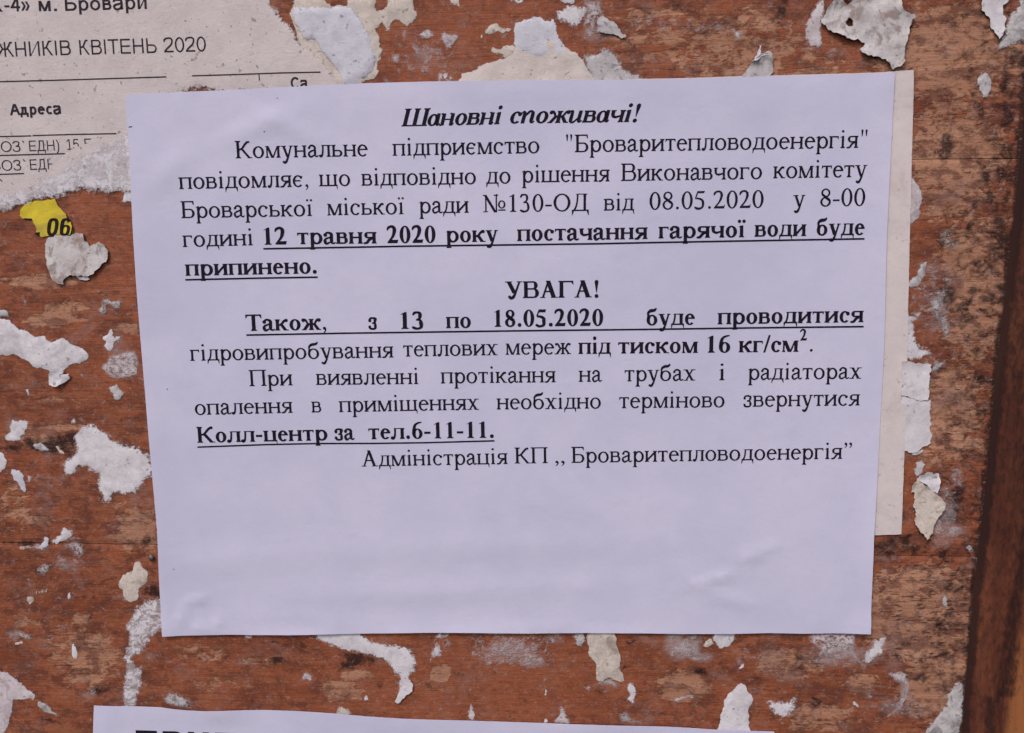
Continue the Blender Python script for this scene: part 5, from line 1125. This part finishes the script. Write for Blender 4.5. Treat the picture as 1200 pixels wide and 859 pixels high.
s('L4', [(793, 730), (800, 690), (830, 650), (890, 620), (900, 570), (915, 528), (942, 560), (962, 602), (997, 632), (992, 690), (930, 742), (942, 800), (890, 837), (850, 832), (830, 790), (823, 752)], 'smooth cream scrap shaped like a boot beside the notice', 'yellowish', .26, .06, 1, .06, .1)
s('L4', [(338, 415), (400, 380), (420, 328), (482, 348), (492, 390), (460, 420), (400, 440), (380, 457)], 'white dab on the lower plank joint at left', 'white', .2, .5, .9, .10, .25)
s('L4', [(430, 425), (520, 418), (572, 440), (578, 500), (542, 562), (500, 532), (480, 500), (430, 458)], 'faint violet pulp below the lower plank joint at left', 'pink', .13, .7, .6, .06, .4)
s('L4', [(248, 460), (290, 440), (303, 398), (327, 398), (327, 460), (272, 492)], 'bluish white lump on the lower plank joint at left', 'blue', .28, .3, 1, .14)
s('L4', [(105, 460), (180, 448), (245, 460), (200, 477), (130, 477)], 'thin cream streak along the lower plank joint at far left', 'yellowish', .13, .4, .75, .03)
s('L4', [(188, 680), (212, 688), (217, 730), (262, 756), (332, 738), (312, 777), (240, 778), (198, 722)], 'curved pale thread below the dark stain at left', 'pink', .15, .3, .85, .06, .3)
s('L4', [(447, 790), (472, 758), (484, 800), (455, 824)], 'white fleck low on the left with a dark rim', 'white', .2, .2, .95, .06)
s('L4', [(178, 800), (232, 798), (232, 836), (188, 838)], 'small pale yellow square under the curved thread', 'yellowish', .18, .2, .95, .05)
s('L4', [(232, 600), (270, 590), (300, 560), (365, 578), (332, 640), (290, 662), (250, 642)], 'sooty grey flake below the plank joint at left', 'grey', .2, .5, .62, .14, .4)
s('L3', [(413, 600), (440, 570), (502, 520), (500, 440), (500, 390), (522, 355), (600, 323), (642, 330), (690, 360), (722, 370), (740, 405), (800, 450), (880, 468), (950, 485), (1002, 520), (1035, 600), (1035, 690), (992, 690), (962, 750), (900, 796), (840, 802), (778, 786), (748, 830), (716, 874), (695, 862), (690, 820), (660, 770), (643, 700), (650, 652), (600, 692), (590, 620), (540, 614), (502, 660), (450, 692), (425, 650)], 'big fuzzy white scrap touching the left edge of the notice', 'white', .36, .55, 1, .07, .25)
s('L3', [(73, 300), (130, 294), (192, 304), (182, 360), (130, 437), (40, 442), (33, 415), (70, 370)], 'small white four cornered scrap at the left above the rotten crack', 'white', .24, .35, .95, .08, .3)
s('L3', [(-30, 518), (20, 524), (47, 570), (37, 612), (10, 648), (-30, 655)], 'half round white scrap cut by the left edge of the picture', 'white', .35, .05, 1, .04, .08)
s('L3', [(73, 614), (112, 640), (157, 645), (162, 700), (183, 780), (150, 788), (120, 722), (84, 702)], 'dagger shaped pale scrap pointing down at left', 'blue', .22, .2, 1, .06, .2)
s('L3', [(178, 660), (195, 645), (218, 690), (218, 717), (180, 722)], 'little pale chip right of the dagger shaped scrap', 'pink', .15, .4, .85, .04)
s('L3', [(722, 90), (770, 63), (780, 33), (802, 85), (834, 110), (832, 132), (790, 162), (758, 167), (755, 125)], 'star shaped grey violet scrap above the big fuzzy one', 'grey', .2, .25, .92, .08, .2)
s('L3', [(168, 95), (197, 88), (202, 130), (178, 138)], 'tiny pale oval fleck left of the star shaped scrap', 'white', .15, .3, .9, .03)
s('L3', [(462, 318), (500, 283), (518, 316), (490, 328)], 'tiny pale dab just above the big fuzzy scrap', 'white', .14, .4, .85, .03)
s('L3', [(688, 292), (717, 283), (717, 302), (690, 308)], 'tiny pale fleck above the right half of the big fuzzy scrap', 'white', .13, .3, .8, .02)
s('L3', [(205, 460), (282, 448), (335, 500), (292, 514), (240, 492)], 'grey splinter in the rotten crack at left', 'grey', .3, .2, .9, .16, .3)
s('L3', [(362, 470), (400, 478), (444, 532), (410, 528)], 'pale splinter at the right end of the rotten crack', 'yellowish', .3, .1, .95, .08, .2)
s('L2', [(-30, 235), (60, 248), (102, 290), (132, 325), (182, 328), (240, 370), (300, 364), (340, 402), (388, 392), (415, 348), (442, 385), (480, 420), (540, 438), (592, 475), (599, 505), (562, 542), (460, 572), (430, 600), (345, 592), (290, 592), (240, 577), (190, 547), (140, 502), (100, 486), (60, 502), (-30, 497)], 'long pale scrap reaching in from the left edge of the picture', 'white', .34, .18, 1, .14, .3)
s('L2', [(345, 585), (430, 592), (432, 612), (400, 628), (470, 614), (477, 650), (440, 682), (380, 702), (343, 692), (338, 630)], 'crumpled white clump hanging under the long pale scrap', 'white', .55, 0, 1, .28, .3, thick=.25, curl=.5)
s('L2', [(-30, 172), (40, 188), (82, 210), (72, 246), (-30, 242)], 'grey white lump on top of the long pale scrap at the left edge', 'grey', .45, .3, 1, .18, .3)
s('L2', [(138, 100), (160, 83), (182, 130), (192, 167), (163, 167)], 'narrow grey violet film between the crust and the long pale scrap', 'pink', .13, .5, .66, .03)
s('L2', [(690, 150), (670, 130), (720, 113), (800, 118), (817, 150), (795, 187), (750, 177), (735, 152), (715, 165), (727, 226), (680, 222), (638, 200)], 'bluish grey patchy remnant near the left edge of the notice', 'grey', .16, .4, .74, .07, .3)
s('L2', [(673, 372), (720, 358), (735, 308), (757, 330), (770, 370), (812, 358), (802, 387), (770, 412), (750, 467), (710, 462), (698, 430), (715, 400)], 'white torn flake with four points near the left edge of the notice', 'white', .26, .15, 1, .10, .25)
s('L2', [(663, 560), (710, 530), (720, 490), (800, 478), (912, 448), (937, 520), (937, 622), (860, 657), (760, 657), (720, 622), (678, 590)], 'mottled violet residue patch at the left edge of the notice', 'pink', .15, .5, .66, .06, .35)
s('L2', [(522, 615), (555, 608), (573, 640), (545, 658)], 'small grey dab right of the crumpled clump', 'grey', .14, .5, .7, .04)
s('L2', [(645, 55), (690, 50), (695, 62), (655, 70)], 'tiny pale streak below the lumpy crust at left', 'white', .13, .3, .75, .02)
s('L1', [(313, 500), (318, 400), (370, 383), (480, 383), (500, 368), (562, 368), (577, 410), (612, 457), (640, 438), (670, 423), (712, 445), (728, 500), (716, 552), (640, 632), (600, 656), (520, 642), (470, 647), (440, 672), (436, 708), (400, 702), (358, 672), (338, 610)], 'lumpy grey white crust directly under the yellow label', 'dirty', .62, 0, 1, .30, .2, thick=.3, curl=.15)
s('L1', [(508, 652), (560, 648), (600, 653), (607, 672), (570, 678)], 'thin white flap under the lumpy crust', 'white', .4, 0, 1, .05, .1)
s('L1', [(823, 152), (835, 83), (905, 83), (905, 152)], 'bluish torn bit between the old list and the notice edge', 'blue', .3, .3, 1, .05)
s('L1', [(-30, 440), (20, 445), (40, 475), (-30, 478)], 'faint violet smear at the left edge level with the lumpy crust', 'pink', .11, .7, .5, .02)
